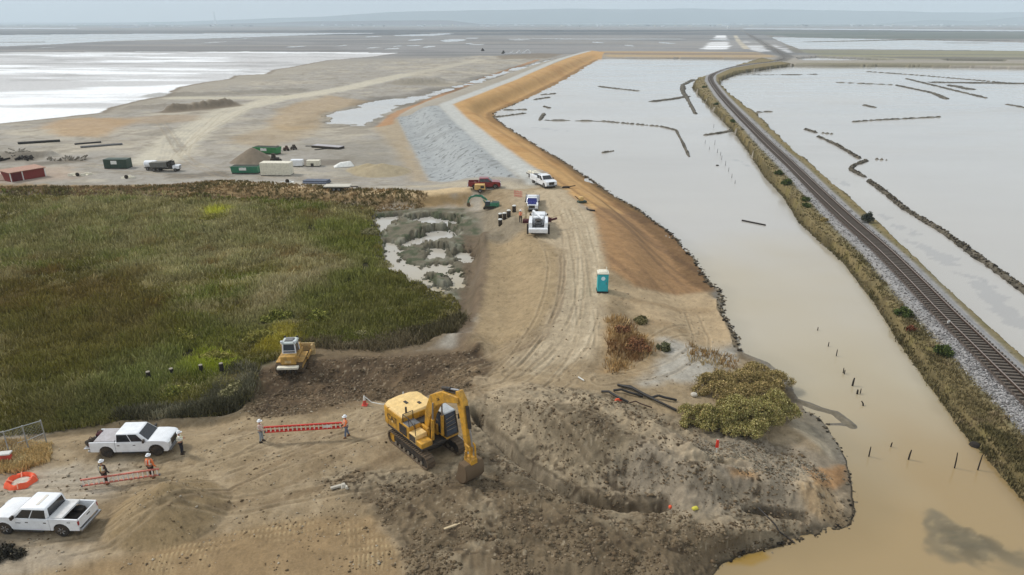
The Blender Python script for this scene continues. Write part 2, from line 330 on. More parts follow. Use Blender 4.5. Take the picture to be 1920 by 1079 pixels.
# salt crust
S = up(sdf(cX, cY, atp(salt_poly))) + nf4 * 4 + nf1 * 1.2
sm = sstep(-.8, .8, S); paint(sm, (.86, .87, .87))
st = fbm(FX * .25, FY, 34, 5, 41); st2 = fbm(FX * .3, FY, 11, 4, 42)
fal = sstep(190, 520, FY)
paint(sm * sstep(-.05 , .25, st - .32 + .75 * fal * 1.0), A3(186, 184, 182), .85)
paint(sm * sstep(.15, .5, st2 - .1 + .2 * fal) * (.3 + .7 * fal), A3(160, 158, 156), .7)
paint(sm * sstep(.52, .7, st2), A3(205, 195, 190), .5)
paint(sstep(-4, -.5, S) * (1 - sm), A3(120, 108, 92), .8)
# yard
yard = area([(-900,330),(0,235),(200,215),(330,185),(640,120),(900,105),(1040,108),(800,180),(600,215),(745,225),(805,340),(780,362),(0,358),(-900,380)], 6, 2, 4)
paint(yard, A3(156, 150, 140)); paint(yard * sstep(0, .5, nf4), A3(176, 166, 148), .8); paint(yard * sstep(.05, .5, fbm(FX, FY, 9, 4, 51)), A3(142, 134, 120), .7); paint(yard * sstep(.05, .45, fbm(FX, FY, 2.6, 4, 52)), A3(134, 126, 112), .6); paint(yard * sstep(.1, .5, fbm(FX * .5, FY, 4, 4, 53)), A3(184, 174, 154), .5)
paint(area([(170,220),(260,225),(185,258),(110,255),(75,238),(110,225)], 3, 2), A3(176, 142, 98), .6)
paint(area([(195,222),(350,215),(420,225),(300,232),(200,235)], 3, 3), A3(160,134,100), .45)
paint(area([(530,200),(620,180),(700,190),(600,215),(590,238),(540,245),(500,235)], 3, 3, 2), A3(172, 146, 108), .55)
paint(area([(420,268),(520,235),(600,240),(560,262),(500,275)], 3, 3, 2), A3(160, 138, 104), .5)
paint(area([(700,240),(745,222),(805,340),(770,340),(745,290)], 2, 2), A3(168, 148, 116), .6)
paint(area([(560,270),(720,262),(760,330),(640,340)], 4, 3, 2), A3(140, 134, 122), .6)
paint(line([(760,140),(640,168),(520,186),(440,205),(380,235),(335,265),(300,300)], 5.5, wa=2), A3(196, 188, 168), .8)
paint(line([(330,184),(440,184),(540,182)], 5, wa=2), A3(192, 184, 162), .7)
paint(line([(900,112),(820,130),(700,152)], 5, wa=2), A3(180,172,154), .7)
for k in range(5): paint(line([(475-k*4,195),(395-k*9,225),(345-k*9,262),(330-k*8,300)], .35, wa=1.2), A3(146,140,130), .35)
for k in range(3): paint(line([(295+k*7,228),(312+k*8,252),(330+k*10,285)], .4, wa=1.0), A3(132,126,116), .45)
paint(line([(320,209),(380,204),(436,198)], 4, wa=1), A3(112, 100, 84), .9); paint(line([(252,203),(318,201)], 4, wa=2), A3(140, 132, 120), .7)
paint(line([(290,180),(420,177),(560,170)], 5, wa=3), A3(128,122,110), .6); paint(line([(760,155),(815,152)], 9, wa=3), A3(134,126,110), .7)
paint(area([(930,105),(1010,100),(1060,102),(1020,110),(940,112)], 4, 2), A3(124,112,96), .8)
x0, y0 = G(475, 303, 1.4); paint(sstep(0, .6, 5.2 - np.hypot(FX - x0, FY - y0)), A3(126, 114, 98))
for a_, b_, r_ in ((715,322,6.5),(690,318,5)):
    x0, y0 = G(a_, b_, 1.4); paint(sstep(0, 1, r_ - np.hypot(FX - x0, FY - y0)), A3(162, 148, 120), .9)
for q in ([(0,285),(80,288),(90,300),(0,306)], [(60,305),(165,296),(170,303),(70,312)], [(300,325),(430,322),(440,332),(320,334)], [(560,300),(660,298),(640,310),(560,312)]): paint(area(q, 1.5, 2.5), A3(112, 104, 92), .8)
paint(area([(0,318),(130,312),(150,335),(0,345)], 3, 2), A3(172,150,130), .6)
# berm with dry grass south of the yard
paint(area([(-900,352),(0,346),(300,348),(420,340),(700,360),(880,362),(880,388),(700,388),(600,378),(0,366),(-900,372)], 1.2, 2), A3(140, 118, 84))
paint(area([(-900,356),(0,352),(250,352),(300,366),(0,362)], 1.2, 2), A3(98, 82, 58), .8)
paint(line([(400,342),(520,350),(640,357),(780,362),(900,352)], 1.5, wa=.8), A3(196, 172, 134), .9)
paint(line([(780,350),(860,346),(1000,352)], 2.2, wa=1), A3(176,164,142), .8)
# levee
paint(area(gray_slope, .8, .6), A3(158, 161, 160)); gs = area(gray_slope, .6, .3)
gx = FX * math.cos(R(-35)) + FY * math.sin(R(-35)); gy = -FX * math.sin(R(-35)) + FY * math.cos(R(-35))
paint(gs * sstep(.74, .9, vn(gx / .55, gy / 1.6, 61)), A3(110, 110, 108), .75); paint(gs * sstep(.8, .95, vn(FX / .5, FY / 1.2, 66)), A3(90, 90, 88), .8); paint(gs * sstep(.1, .5, fbm(FX, FY, 6, 3, 62)), A3(142, 144, 142), .6)
paint(area(orange, .9, .4), A3(186, 148, 98)); om = area(orange, .9, .4)
paint(om * sstep(-.1, .5, fbm(FX, FY, 9, 4, 63)), A3(172, 132, 84), .8)
paint(om * sstep(115, 70, FY), A3(163, 131, 94), .85)
nst = vn((FX * .8 + FY * .25) / .8, (FY) / 14, 64); paint(om * sstep(.5, .85, nst) * sstep(150,110,FY), A3(132, 102, 72), .75); paint(om * sstep(.3,0.05,nst), A3(190,154,110), .5)
paint(line([(1105,96),(1037,116),(958,150),(892,175),(836,196),(860,222),(912,265),(965,308),(1010,338)], 2.4, wa=.3), A3(182, 182, 176), .95)
paint(line([(930,222),(952,240),(1010,276),(1080,320),(1140,362),(1200,397),(1256,439),(1302,484),(1328,532)], .9, wa=.8), A3(90, 76, 56), .6)
paint(line([(1010,112),(900,150),(820,182),(740,215),(720,235)], 2.2, wa=1.5), A3(166,124,84), .8)
# near site
vf0 = fbm(FX, FY, 1.7, 4, 403)
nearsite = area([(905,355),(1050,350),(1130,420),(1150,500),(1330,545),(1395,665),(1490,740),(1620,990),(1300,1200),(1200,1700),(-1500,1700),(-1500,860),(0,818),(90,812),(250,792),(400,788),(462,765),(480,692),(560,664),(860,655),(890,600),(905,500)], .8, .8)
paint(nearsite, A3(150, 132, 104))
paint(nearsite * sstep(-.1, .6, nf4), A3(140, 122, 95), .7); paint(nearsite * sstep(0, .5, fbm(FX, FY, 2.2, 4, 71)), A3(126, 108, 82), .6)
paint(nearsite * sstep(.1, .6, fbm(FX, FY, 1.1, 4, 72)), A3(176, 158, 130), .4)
paint(area([(960,355),(1060,358),(1120,410),(1135,480),(1138,600),(1120,680),(960,680),(1010,640),(1050,560),(1055,470),(985,440)], 1, 1), A3(176, 160, 134), .85)
for k, s_ in enumerate((-.9, -.2, .5, 1.2)):
    paint(line([(1040+s_*14,372),(1082+s_*18,420),(1093+s_*20,480),(1090+s_*22,560),(1075+s_*24,640),(1010+s_*30,700)], .3, wa=.9), A3(192,178,152) if k%2 else A3(154,140,116), .42)
paint(line([(1052,470),(1052,560),(1025,630),(970,660)], .3, wa=.9), A3(120,102,80), .5)
paint(area([(905,450),(985,430),(1045,470),(1040,560),(1000,620),(900,650),(892,620)], .8, .8), A3(156,136,104), .7)
paint(area([(870,390),(960,395),(985,430),(960,450),(905,450),(880,430)], 1.2, 1.2), A3(132,122,104), .8)
paint(area([(1140,600),(1210,630),(1230,660),(1190,700),(1130,700)], 1, 1.2), A3(176, 146, 104), .6)
paint(area([(1250,640),(1385,655),(1330,720),(1210,720)], 1, 1.5), A3(168, 164, 154), .8)
paint(area([(1140,545),(1330,545),(1385,650),(1280,640),(1180,580)], 1, 1.2), A3(176,154,122), .8)
for q in ([(1180,600),(1290,620),(1285,628),(1180,606)],[(1150,560),(1330,580),(1330,586),(1160,566)]): paint(area(q, .5, 1), A3(138,116,86), .5)
paint(area([(0,885),(150,870),(260,880),(200,935),(60,950),(-200,950),(-200,890)], 1.2, 1.2), A3(172, 162, 146), .8)
paint(area([(-200,1030),(60,1010),(160,1040),(110,1079),(80,1200),(-300,1200)], 1.2, 1.5), A3(160,148,130), .8)
paint(area([(-10,1010),(30,1018),(40,1045),(-10,1040)], .4, .5), A3(46,44,40), .8)
paint(area([(-200,800),(0,835),(90,840),(80,880),(0,900),(-200,900)], .8, 1), A3(150,130,104), .7)
paint(area([(0,840),(88,842),(80,868),(0,865)], .5, .6), A3(196,172,124), .8); paint(area([(0,866),(50,866),(40,905),(0,905)], .5, .5), A3(120,100,82), .7)
paint(TP, A3(142, 119, 87), .85); paint(tread, A3(184, 162, 124), .6)
paint(area([(900,640),(860,648),(700,655),(560,664),(480,692),(460,760),(520,700),(700,672),(905,672)], .5, .6), A3(108,92,72), .9)
paint(area([(1112,392),(1190,396),(1262,437),(1308,483),(1338,545),(1270,552),(1190,538),(1142,505),(1128,450),(1120,420)], .7, .6), A3(152, 119, 83), .95); paint(area([(1112,392),(1190,396),(1262,437),(1308,483),(1338,545),(1270,552),(1190,538),(1142,505),(1128,450),(1120,420)], .7, .6) * sstep(.45, .8, nst), A3(128, 100, 72), .7)
# churned dark soil
m0 = sstep(-.5, .8, CH[0] + nf1 * .8); paint(m0, A3(86, 71, 54)); paint(m0 * sstep(0, .5, fbm(FX, FY, 1.2, 5, 81)), A3(72, 60, 46), .85); paint(m0 * sstep(.1, .6, fbm(FX, FY, 2.4, 4, 82)), A3(112, 94, 72), .55)
paint(area([(520,770),(600,760),(700,720),(900,690),(900,740),(760,748),(680,765),(600,782)], .8, 1.2), A3(116,98,74), .6)
m1 = sstep(-.5, .8, CH[1] + nf1 * .8); paint(m1, A3(140, 127, 105), .9)
paint(m1 * area([(640,930),(860,900),(930,880),(1000,910),(1110,960),(1280,985),(1400,1010),(1330,1100),(1300,1300),(850,1300),(780,1060)], 1, 1.3), A3(106, 91, 70), .85)
paint(m1 * sstep(.0, .5, fbm(FX, FY, 1.3, 5, 83)), A3(86, 73, 56), .7); paint(m1 * sstep(.1, .6, fbm(FX, FY, 1.8, 4, 84)), A3(150, 136, 112), .5)
paint(area([(1010,760),(1060,755),(1150,790),(1200,830),(1110,850),(1040,830)], .8, 1.2), A3(92, 80, 62), .55)
paint(area([(1300,820),(1480,830),(1560,860),(1590,930),(1540,990),(1290,960),(1150,900),(1180,860)], 1, 1.2), A3(142, 130, 112), .85)
paint(area([(1480,900),(1590,880),(1600,970),(1500,1000),(1330,985),(1520,960)], .8, 1), A3(158, 142, 118), .85)
paint(area([(1360,875),(1420,880),(1425,905),(1370,900)], .3, .6), A3(168,122,66), .6); paint(area([(1515,880),(1580,875),(1585,905),(1530,908)], .35, .6), A3(178,128,74), .6)
paint(area([(1500,915),(1560,920),(1585,985),(1510,975)], .5, .8), A3(166,138,100), .6)
paint(area([(1480,755),(1535,785),(1575,840),(1560,860),(1480,800)], .5, .6), A3(162,152,132), .7)
paint(line([(1495,752),(1530,765),(1565,775),(1598,799)], .35, wa=.3), A3(140,130,110), .8); paint(line([(1535,785),(1555,800),(1575,830),(1592,870),(1602,930),(1602,975),(1592,988),(1500,1014),(1400,1042),(1350,1062)], .16, wa=.25), A3(66,56,42), .8)
for pl, wd, hh, z0 in TR: paint(line(pl, wd * .8, wa=.45), A3(58, 48, 36), .65)
paint(line([(905,805),(985,880),(1080,945)], .2, wa=.2), A3(170,156,132), .5)
x0, y0 = G(318, 965, 2.0); paint(sstep(0, .8, 3.7 - np.hypot(FX - x0, FY - y0)), A3(140, 120, 88), .8)
for px_, py_ in ((500,880),(560,900),(650,900),(700,880)):
    paint(line([(px_-160,py_+50),(px_,py_),(px_+90,py_-50)], .22, wa=.4), A3(118,100,76), .5)
paint(line([(900,712),(1060,740),(1180,790),(1290,842),(1400,862)], .7, wa=.8), A3(172,154,126), .5); paint(line([(930,735),(1000,745),(1080,748)], .6, wa=.8), A3(168,152,126), .5)
paint(RUT, A3(116, 101, 79), .28); paint(RIM, A3(176, 158, 130), .22)
fl = vn(FX / .16, FY / .2, 401); fl2 = vn(FX / .3, FY / .3, 402); rz = np.clip(rough * 1.2, 0, 1) * near
paint(rz * sstep(.66, .85, fl2) * sstep(-.3, .2, vf0), A3(66, 55, 42), .75); paint(rz * sstep(.8, .95, fl), A3(166, 152, 128), .55); paint(nearsite * (1 - rz) * near * sstep(.84, .97, fl2), A3(104, 88, 66), .55)
# marsh floor, mud flat, wet margins
paint(area(marsh, .6, .8), A3(64, 60, 36)); paint(line([(545,662),(700,656),(800,646),(868,606),(882,560)], 1.3, wa=1.0), A3(112, 97, 75), .9); mm = area(mud, .8, .8)
paint(mm, A3(108, 102, 86)); paint(mm * sstep(-.1, .4, fbm(FX, FY, 1.1, 4, 91)), A3(78, 84, 62), .9); paint(mm * sstep(.1, .4, fbm(FX, FY, 1.6, 4, 92)), A3(140, 138, 122), .6)
paint(area([(868,440),(912,440),(915,470),(905,560),(885,640),(850,650),(868,560)], .6, 1), A3(108, 92, 74), .8)
paint(line([(60,822),(150,806),(250,792),(400,786),(460,768),(478,720)], .9, wa=1.6), A3(88, 76, 56), .75); paint(line([(230,785),(330,778),(450,755)], .6, wa=1.4), A3(140, 130, 110), .5)
# embankment
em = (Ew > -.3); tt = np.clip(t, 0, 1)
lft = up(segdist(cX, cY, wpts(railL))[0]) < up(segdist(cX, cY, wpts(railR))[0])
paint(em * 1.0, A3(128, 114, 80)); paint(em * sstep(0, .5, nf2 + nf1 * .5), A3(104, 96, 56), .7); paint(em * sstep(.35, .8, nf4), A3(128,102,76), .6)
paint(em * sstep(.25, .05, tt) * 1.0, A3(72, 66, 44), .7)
bal = sstep(.3, -.3, dc - 2.85 + nf1 * .25) * em; paint(bal, A3(150, 148, 146)); paint(bal * sstep(.1, .6, nf2), A3(122, 118, 114), .6)
bs = sstep(.4, -.2, np.abs(dc - 3.1) - .2 + nf1 * .3) * em; paint(bs, A3(112, 110, 92), .5)
pathl = sstep(.25, -.25, dc - 1.35) * em; paint(pathl, A3(100, 88, 80), .95)
# islets
im = sstep(-.3, .1, isl) * (1 - sstep(-.3, .5, Ew)); paint(im, A3(110, 103, 90)); paint(im * sstep(-.1, .3, nf2), A3(60, 56, 46), .8)
# wet rim just above the waterline
wet = sstep(.30, .06, H) * (1 - sm) * (FY < 900); C *= (1 - .45 * wet)[..., None]
vf = fbm(FX, FY, .75, 4, 99); C *= (1 + .16 * nf3 * near + .10 * nf2 + .26 * vf * (near * .6 + .25) * (.55 + .8 * rough))[..., None]
C = np.clip(C * .98, .01, .9)

def grid_mesh(name, X, Y, Z, Cc):
    ny, nx = X.shape; me = bpy.data.meshes.new(name)
    v = np.stack([X, Y, Z], -1).reshape(-1, 3).astype(np.float32)
    j, i = np.meshgrid(np.arange(ny - 1), np.arange(nx - 1), indexing='ij')
    a = (j * nx + i).ravel(); q = np.stack([a, a + 1, a + nx + 1, a + nx], -1).astype(np.int32)
    raw_mesh(me, v, q, Cc.reshape(-1, 3)); return me
def raw_mesh(me, v, q, cc=None, smooth=True):
    k = q.shape[1]
    me.vertices.add(len(v)); me.vertices.foreach_set('co', np.asarray(v, np.float32).ravel())
    me.loops.add(q.size); me.loops.foreach_set('vertex_index', q.astype(np.int32).ravel())
    me.polygons.add(len(q)); me.polygons.foreach_set('loop_start', np.arange(0, q.size, k, dtype=np.int32)); me.polygons.foreach_set('loop_total', np.full(len(q), k, np.int32))
    if smooth: me.polygons.foreach_set('use_smooth', np.ones(len(q), bool))
    me.update(calc_edges=True)
    if cc is not None:
        at_ = me.color_attributes.new('Col', 'FLOAT_COLOR', 'POINT')
        at_.data.foreach_set('color', np.concatenate([cc, np.ones((len(v), 1))], 1).astype(np.float32).ravel())

# ------------------------------------------------------------------ materials
def nodes(name):
    m = bpy.data.materials.new(name); m.use_nodes = True; n = m.node_tree; b = n.nodes['Principled BSDF']; return m, n, b
def N(n, t, **kw):
    x = n.nodes.new(t)
    for k, v in kw.items():
        if k in x.inputs.keys(): x.inputs[k].default_value = v
        else: setattr(x, k, v)
    return x
def mat_ground():
    m, n, b = nodes('soil'); l = n.links.new
    a = N(n, 'ShaderNodeAttribute', attribute_name='Col'); tc = N(n, 'ShaderNodeTexCoord')
    n1 = N(n, 'ShaderNodeTexNoise', Scale=7.0, Detail=8.0, Roughness=.75); l(tc.outputs['Object'], n1.inputs['Vector'])
    n2 = N(n, 'ShaderNodeTexNoise', Scale=.9, Detail=6.0, Roughness=.65); l(tc.outputs['Object'], n2.inputs['Vector'])
    r = N(n, 'ShaderNodeMapRange'); r.inputs['From Min'].default_value = .3; r.inputs['From Max'].default_value = .7; r.inputs['To Min'].default_value = .78; r.inputs['To Max'].default_value = 1.2
    l(n1.outputs['Fac'], r.inputs['Value'])
    r2 = N(n, 'ShaderNodeMapRange'); r2.inputs['From Min'].default_value = .3; r2.inputs['From Max'].default_value = .7; r2.inputs['To Min'].default_value = .9; r2.inputs['To Max'].default_value = 1.1
    l(n2.outputs['Fac'], r2.inputs['Value'])
    mu = N(n, 'ShaderNodeMath', operation='MULTIPLY'); l(r.outputs[0], mu.inputs[0]); l(r2.outputs[0], mu.inputs[1])
    vm = N(n, 'ShaderNodeVectorMath', operation='SCALE'); l(a.outputs['Color'], vm.inputs[0]); l(mu.outputs[0], vm.inputs['Scale'])
    l(vm.outputs[0], b.inputs['Base Color']); b.inputs['Roughness'].default_value = .95; b.inputs['Specular IOR Level'].default_value = .15
    bp = N(n, 'ShaderNodeBump', Strength=.7, Distance=.08); l(n1.outputs['Fac'], bp.inputs['Height']); l(bp.outputs[0], b.inputs['Normal'])
    return m
def mat_water():
    m, n, b = nodes('silty_water'); l = n.links.new
    tc = N(n, 'ShaderNodeTexCoord'); sx = N(n, 'ShaderNodeSeparateXYZ'); l(tc.outputs['Object'], sx.inputs[0])
    n1 = N(n, 'ShaderNodeTexNoise', Scale=.05, Detail=4.0); l(tc.outputs['Object'], n1.inputs['Vector'])
    ad = N(n, 'ShaderNodeMath', operation='MULTIPLY_ADD'); ad.inputs[1].default_value = 26; l(n1.outputs['Fac'], ad.inputs[0]); l(sx.outputs['Y'], ad.inputs[2])
    r = N(n, 'ShaderNodeMapRange'); r.inputs['From Min'].default_value = 36; r.inputs['From Max'].default_value = 135; l(ad.outputs[0], r.inputs['Value'])
    cr = N(n, 'ShaderNodeValToRGB'); e = cr.color_ramp
    e.elements[0].position = 0; e.elements[0].color = (*A3(150, 130, 92), 1); e.elements[1].position = 1; e.elements[1].color = (*A3(176, 171, 166), 1)
    k = e.elements.new(.35); k.color = (*A3(164, 154, 128), 1)
    l(r.outputs[0], cr.inputs['Fac'])
    b.inputs['IOR'].default_value = 1.33
    at_ = N(n, 'ShaderNodeAttribute', attribute_name='Col'); l(at_.outputs['Color'], b.inputs['Base Color'])
    mp = N(n, 'ShaderNodeMapping'); mp.inputs['Scale'].default_value = (.018, .05, 1); l(tc.outputs['Object'], mp.inputs[0]); n3 = N(n, 'ShaderNodeTexNoise', Scale=1.0, Detail=5.0, Roughness=.6); l(mp.outputs[0], n3.inputs['Vector'])
    rr = N(n, 'ShaderNodeMapRange'); rr.inputs['From Min'].default_value = .35; rr.inputs['From Max'].default_value = .65; rr.inputs['To Min'].default_value = .05; rr.inputs['To Max'].default_value = .22; l(n3.outputs['Fac'], rr.inputs['Value']); l(rr.outputs[0], b.inputs['Roughness'])
    n2 = N(n, 'ShaderNodeTexNoise', Scale=1.2, Detail=3.0); l(tc.outputs['Object'], n2.inputs['Vector'])
    bp = N(n, 'ShaderNodeBump', Strength=.04, Distance=.05); l(n2.outputs['Fac'], bp.inputs['Height']); l(bp.outputs[0], b.inputs['Normal'])
    return m
MG = mat_ground(); MW = mat_water()
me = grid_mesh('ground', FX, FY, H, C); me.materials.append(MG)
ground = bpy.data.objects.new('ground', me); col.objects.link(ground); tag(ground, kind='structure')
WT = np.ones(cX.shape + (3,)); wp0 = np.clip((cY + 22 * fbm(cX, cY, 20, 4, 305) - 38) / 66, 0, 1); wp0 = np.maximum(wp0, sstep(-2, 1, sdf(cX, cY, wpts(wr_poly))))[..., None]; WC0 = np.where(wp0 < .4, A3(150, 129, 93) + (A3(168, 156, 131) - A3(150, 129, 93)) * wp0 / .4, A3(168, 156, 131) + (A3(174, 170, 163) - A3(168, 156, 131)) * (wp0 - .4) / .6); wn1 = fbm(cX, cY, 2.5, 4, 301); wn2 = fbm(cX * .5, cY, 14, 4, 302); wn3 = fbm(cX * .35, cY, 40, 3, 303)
def wtint(m, c):
    global WT
    m = np.clip(m, 0, 1)[..., None]; WT = WT * (1 - m) + np.array(c) * m
WT *= (1 + .07 * wn2 + .06 * wn3)[..., None]
def warea(pts, soft, wa): return sstep(-soft, soft, sdf(cX, cY, wpts(pts)) + wn1 * wa)
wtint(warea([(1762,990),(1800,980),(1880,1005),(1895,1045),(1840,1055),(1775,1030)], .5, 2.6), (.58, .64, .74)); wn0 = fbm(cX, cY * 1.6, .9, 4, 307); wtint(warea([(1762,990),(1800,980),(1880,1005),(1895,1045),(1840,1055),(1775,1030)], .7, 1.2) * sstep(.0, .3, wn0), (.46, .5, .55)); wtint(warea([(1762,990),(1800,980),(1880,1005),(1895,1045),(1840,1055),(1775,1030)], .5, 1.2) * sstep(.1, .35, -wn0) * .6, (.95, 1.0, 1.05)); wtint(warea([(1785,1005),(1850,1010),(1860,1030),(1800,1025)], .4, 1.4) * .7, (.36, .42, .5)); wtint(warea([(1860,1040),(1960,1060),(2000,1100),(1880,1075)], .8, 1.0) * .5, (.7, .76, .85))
wtint(warea([(1360,1048),(1430,1035),(1440,1045),(1410,1060),(1360,1062)], .2, .25), (1.0, .82, .22))
for pl, wd in (([(1652,403),(1690,432),(1705,440)],.5),([(1722,455),(1790,495)],.6),([(1800,515),(1830,520)],.5),([(1840,535),(1880,575),(1918,612)],.9),([(1000,240),(1060,246)],.6),([(1565,335),(1595,350)],.5),([(1380,300),(1400,310)],.3)):
    d, _ = segdist(cX, cY, wpts(pl)); wtint(sstep(.3, -.3, d - wd + wn1 * 2.2 + fbm(cX, cY, .9, 3, 306) * 1.0) * .6, (.7, .72, .76))
sh, _ = segdist(cX, cY, wpts(shore_c)); wtint(sstep(3.0, 0, sh + wn1) * .35 * (cY < 120), (.72, .74, .74)); sh, _ = segdist(cX, cY, wpts(railL[3:])); wtint(sstep(1.4, 0, sh + wn1 * .6) * .4, (.62, .6, .5))
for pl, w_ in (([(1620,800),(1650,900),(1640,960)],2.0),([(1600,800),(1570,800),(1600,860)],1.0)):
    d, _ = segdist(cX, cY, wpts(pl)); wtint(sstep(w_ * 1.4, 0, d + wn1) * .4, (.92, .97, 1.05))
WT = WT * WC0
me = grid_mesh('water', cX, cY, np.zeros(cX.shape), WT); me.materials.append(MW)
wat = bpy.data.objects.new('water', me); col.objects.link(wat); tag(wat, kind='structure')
# ------------------------------------------------------------------ mesh builder
class MB:
    def __init__(s): s.v = []; s.f = []; s.M = None
    def add(s, vs, fs):
        n = len(s.v); s.v += [tuple(s.M @ Vector(p)) if s.M else tuple(p) for p in vs]; s.f += [tuple(i + n for i in f) for f in fs]; return s
    def box(s, x0, x1, y0, y1, z0, z1, tx=0, ty=0):   # tx, ty: inset of the top
        return s.add([(x0,y0,z0),(x1,y0,z0),(x1,y1,z0),(x0,y1,z0),(x0+tx,y0+ty,z1),(x1-tx,y0+ty,z1),(x1-tx,y1-ty,z1),(x0+tx,y1-ty,z1)],
            [(0,3,2,1),(4,5,6,7),(0,1,5,4),(1,2,6,5),(2,3,7,6),(3,0,4,7)])
    def hexa(s, a, b):   # two quads a (bottom) b (top)
        return s.add(list(a) + list(b), [(0,3,2,1),(4,5,6,7),(0,1,5,4),(1,2,6,5),(2,3,7,6),(3,0,4,7)])
    def prism(s, prof, y0, y1):   # profile in x,z extruded along y
        n = len(prof); vs = [(x, y0, z) for x, z in prof] + [(x, y1, z) for x, z in prof]
        return s.add(vs, [tuple(range(n))[::1], tuple(range(n, 2*n))[::-1]] + [(i, n+i, n+(i+1)%n, (i+1)%n) for i in range(n)])
    def slab(s, prof, z0, z1, inset=1.0):     # profile in x,y extruded along z
        n = len(prof); vs = [(x, y, z0) for x, y in prof] + [(x*inset, y*inset, z1) for x, y in prof]
        return s.add(vs, [tuple(range(n))[::-1], tuple(range(n, 2*n))] + [(i, (i+1)%n, n+(i+1)%n, n+i) for i in range(n)])
    def cyl(s, p0, p1, r0, r1=None, n=14):
        r1 = r0 if r1 is None else r1; p0 = Vector(p0); p1 = Vector(p1); d = (p1 - p0).normalized()
        a = d.orthogonal().normalized(); b = d.cross(a)
        vs = []
        for p, r in ((p0, r0), (p1, r1)):
            vs += [tuple(p + (a * math.cos(2*math.pi*i/n) + b * math.sin(2*math.pi*i/n)) * r) for i in range(n)]
        return s.add(vs, [tuple(range(n))[::-1], tuple(range(n, 2*n))] + [(i, (i+1)%n, n+(i+1)%n, n+i) for i in range(n)])
    def tube(s, pts, r, n=8):
        for a, b in zip(pts, pts[1:]): s.cyl(a, b, r, r, n)
        return s
    def lathe(s, prof, c=(0,0,0), ax='z', n=20):  # prof (radius, height)
        vs = []; fs = []
        for r, h in prof:
            for i in range(n):
                a = 2*math.pi*i/n; x, y = r*math.cos(a), r*math.sin(a)
                p = (x, y, h) if ax == 'z' else ((x, h, y) if ax == 'y' else (h, x, y))
                vs.append((p[0]+c[0], p[1]+c[1], p[2]+c[2]))
        for k in range(len(prof) - 1):
            for i in range(n): fs.append((k*n+i, k*n+(i+1)%n, (k+1)*n+(i+1)%n, (k+1)*n+i))
        fs.append(tuple(range(n))[::-1]); fs.append(tuple(range((len(prof)-1)*n, len(prof)*n)))
        return s.add(vs, fs)
    def panel(s, q, u0, u1, v0, v1, off=.004, th=.012):   # thin panel laid on the quad q (bl, br, tr, tl)
        q = [Vector(p) for p in q]; nr = (q[1]-q[0]).cross(q[3]-q[0]).normalized()
        def P(u, v): return (q[0]*(1-u)+q[1]*u)*(1-v) + (q[3]*(1-u)+q[2]*u)*v
        a = [P(u0,v0),P(u1,v0),P(u1,v1),P(u0,v1)]
        return s.hexa([p + nr*(off-th) for p in a], [p + nr*off for p in a])
    def build(s, name, m, parent=None, bevel=0, smooth=False, loc=None):
        me = bpy.data.meshes.new(name); me.from_pydata(s.v, [], s.f); me.materials.append(m)
        bmx = __import__('bmesh').new(); bmx.from_mesh(me); __import__('bmesh').ops.recalc_face_normals(bmx, faces=bmx.faces); bmx.to_mesh(me); bmx.free()
        if smooth or bevel:
            for p in me.polygons: p.use_smooth = True
            me.set_sharp_from_angle(angle=R(50))
        o = bpy.data.objects.new(name, me); col.objects.link(o)
        if parent: o.parent = parent
        if loc: o.location = loc
        if bevel:
            b = o.modifiers.new('bevel', 'BEVEL'); b.width = bevel; b.segments = 2; b.limit_method = 'ANGLE'; b.angle_limit = R(35)
        return o
def E(name, loc, heading=0, label=None, cat=None, group=None, scale=1):
    o = bpy.data.objects.new(name, None); col.objects.link(o); o.location = loc; o.rotation_euler = (0, 0, R(heading)); o.scale = (scale,) * 3
    o.empty_display_size = .3
    return tag(o, label, cat, group)
_m = {}
def mat(name, rgb, rough=.5, metal=0., dirt=0., dcol=(120,100,75), spec=.5, coat=0., nscale=2.5):
    if name in _m: return _m[name]
    m, n, b = nodes(name); l = n.links.new
    tc = N(n, 'ShaderNodeTexCoord'); n1 = N(n, 'ShaderNodeTexNoise', Scale=nscale, Detail=6.0, Roughness=.7); l(tc.outputs['Object'], n1.inputs['Vector'])
    cr = N(n, 'ShaderNodeValToRGB'); e = cr.color_ramp; c = A3(*rgb); d = A3(*dcol)
    e.elements[0].position = .35; e.elements[0].color = (*(c * .86 * (1 - dirt) + d * dirt), 1); e.elements[1].position = .62; e.elements[1].color = (*c, 1)
    l(n1.outputs['Fac'], cr.inputs['Fac']); l(cr.outputs[0], b.inputs['Base Color'])
    r = N(n, 'ShaderNodeMapRange'); r.inputs['To Min'].default_value = min(1, rough + .18); r.inputs['To Max'].default_value = rough; l(n1.outputs['Fac'], r.inputs['Value']); l(r.outputs[0], b.inputs['Roughness'])
    b.inputs['Metallic'].default_value = metal; b.inputs['Specular IOR Level'].default_value = spec; b.inputs['Coat Weight'].default_value = coat
    _m[name] = m; return m
WHITE = mat('white_paint', (236,238,240), .3, 0, .05, coat=.5, nscale=1.2); BLACK = mat('black_rubber', (38,36,34), .85, 0, .35)
GLASS = mat('tinted_glass', (24,28,34), .07, 0, .05, spec=.8); DARK = mat('dark_steel', (44,44,44), .55, .3, .3); CHROME = mat('bright_metal', (180,182,186), .3, .9, .15)
RED = mat('tail_red', (150,22,24), .3); LAMP = mat('lamp_lens', (220,224,226), .15); WOOD = mat('weathered_wood', (98,84,66), .9, 0, .4, nscale=8)
YEL = mat('yellow_paint', (210,156,46), .45, 0, .6, dcol=(110,88,56)); YELT = mat('pale_yellow_sky_sheen', (236,200,132), .5, 0, .2); GREY = mat('grey_plastic', (108,110,112), .6, 0, .2)  # pale yellow has the sky reflection on the hood put into its colour
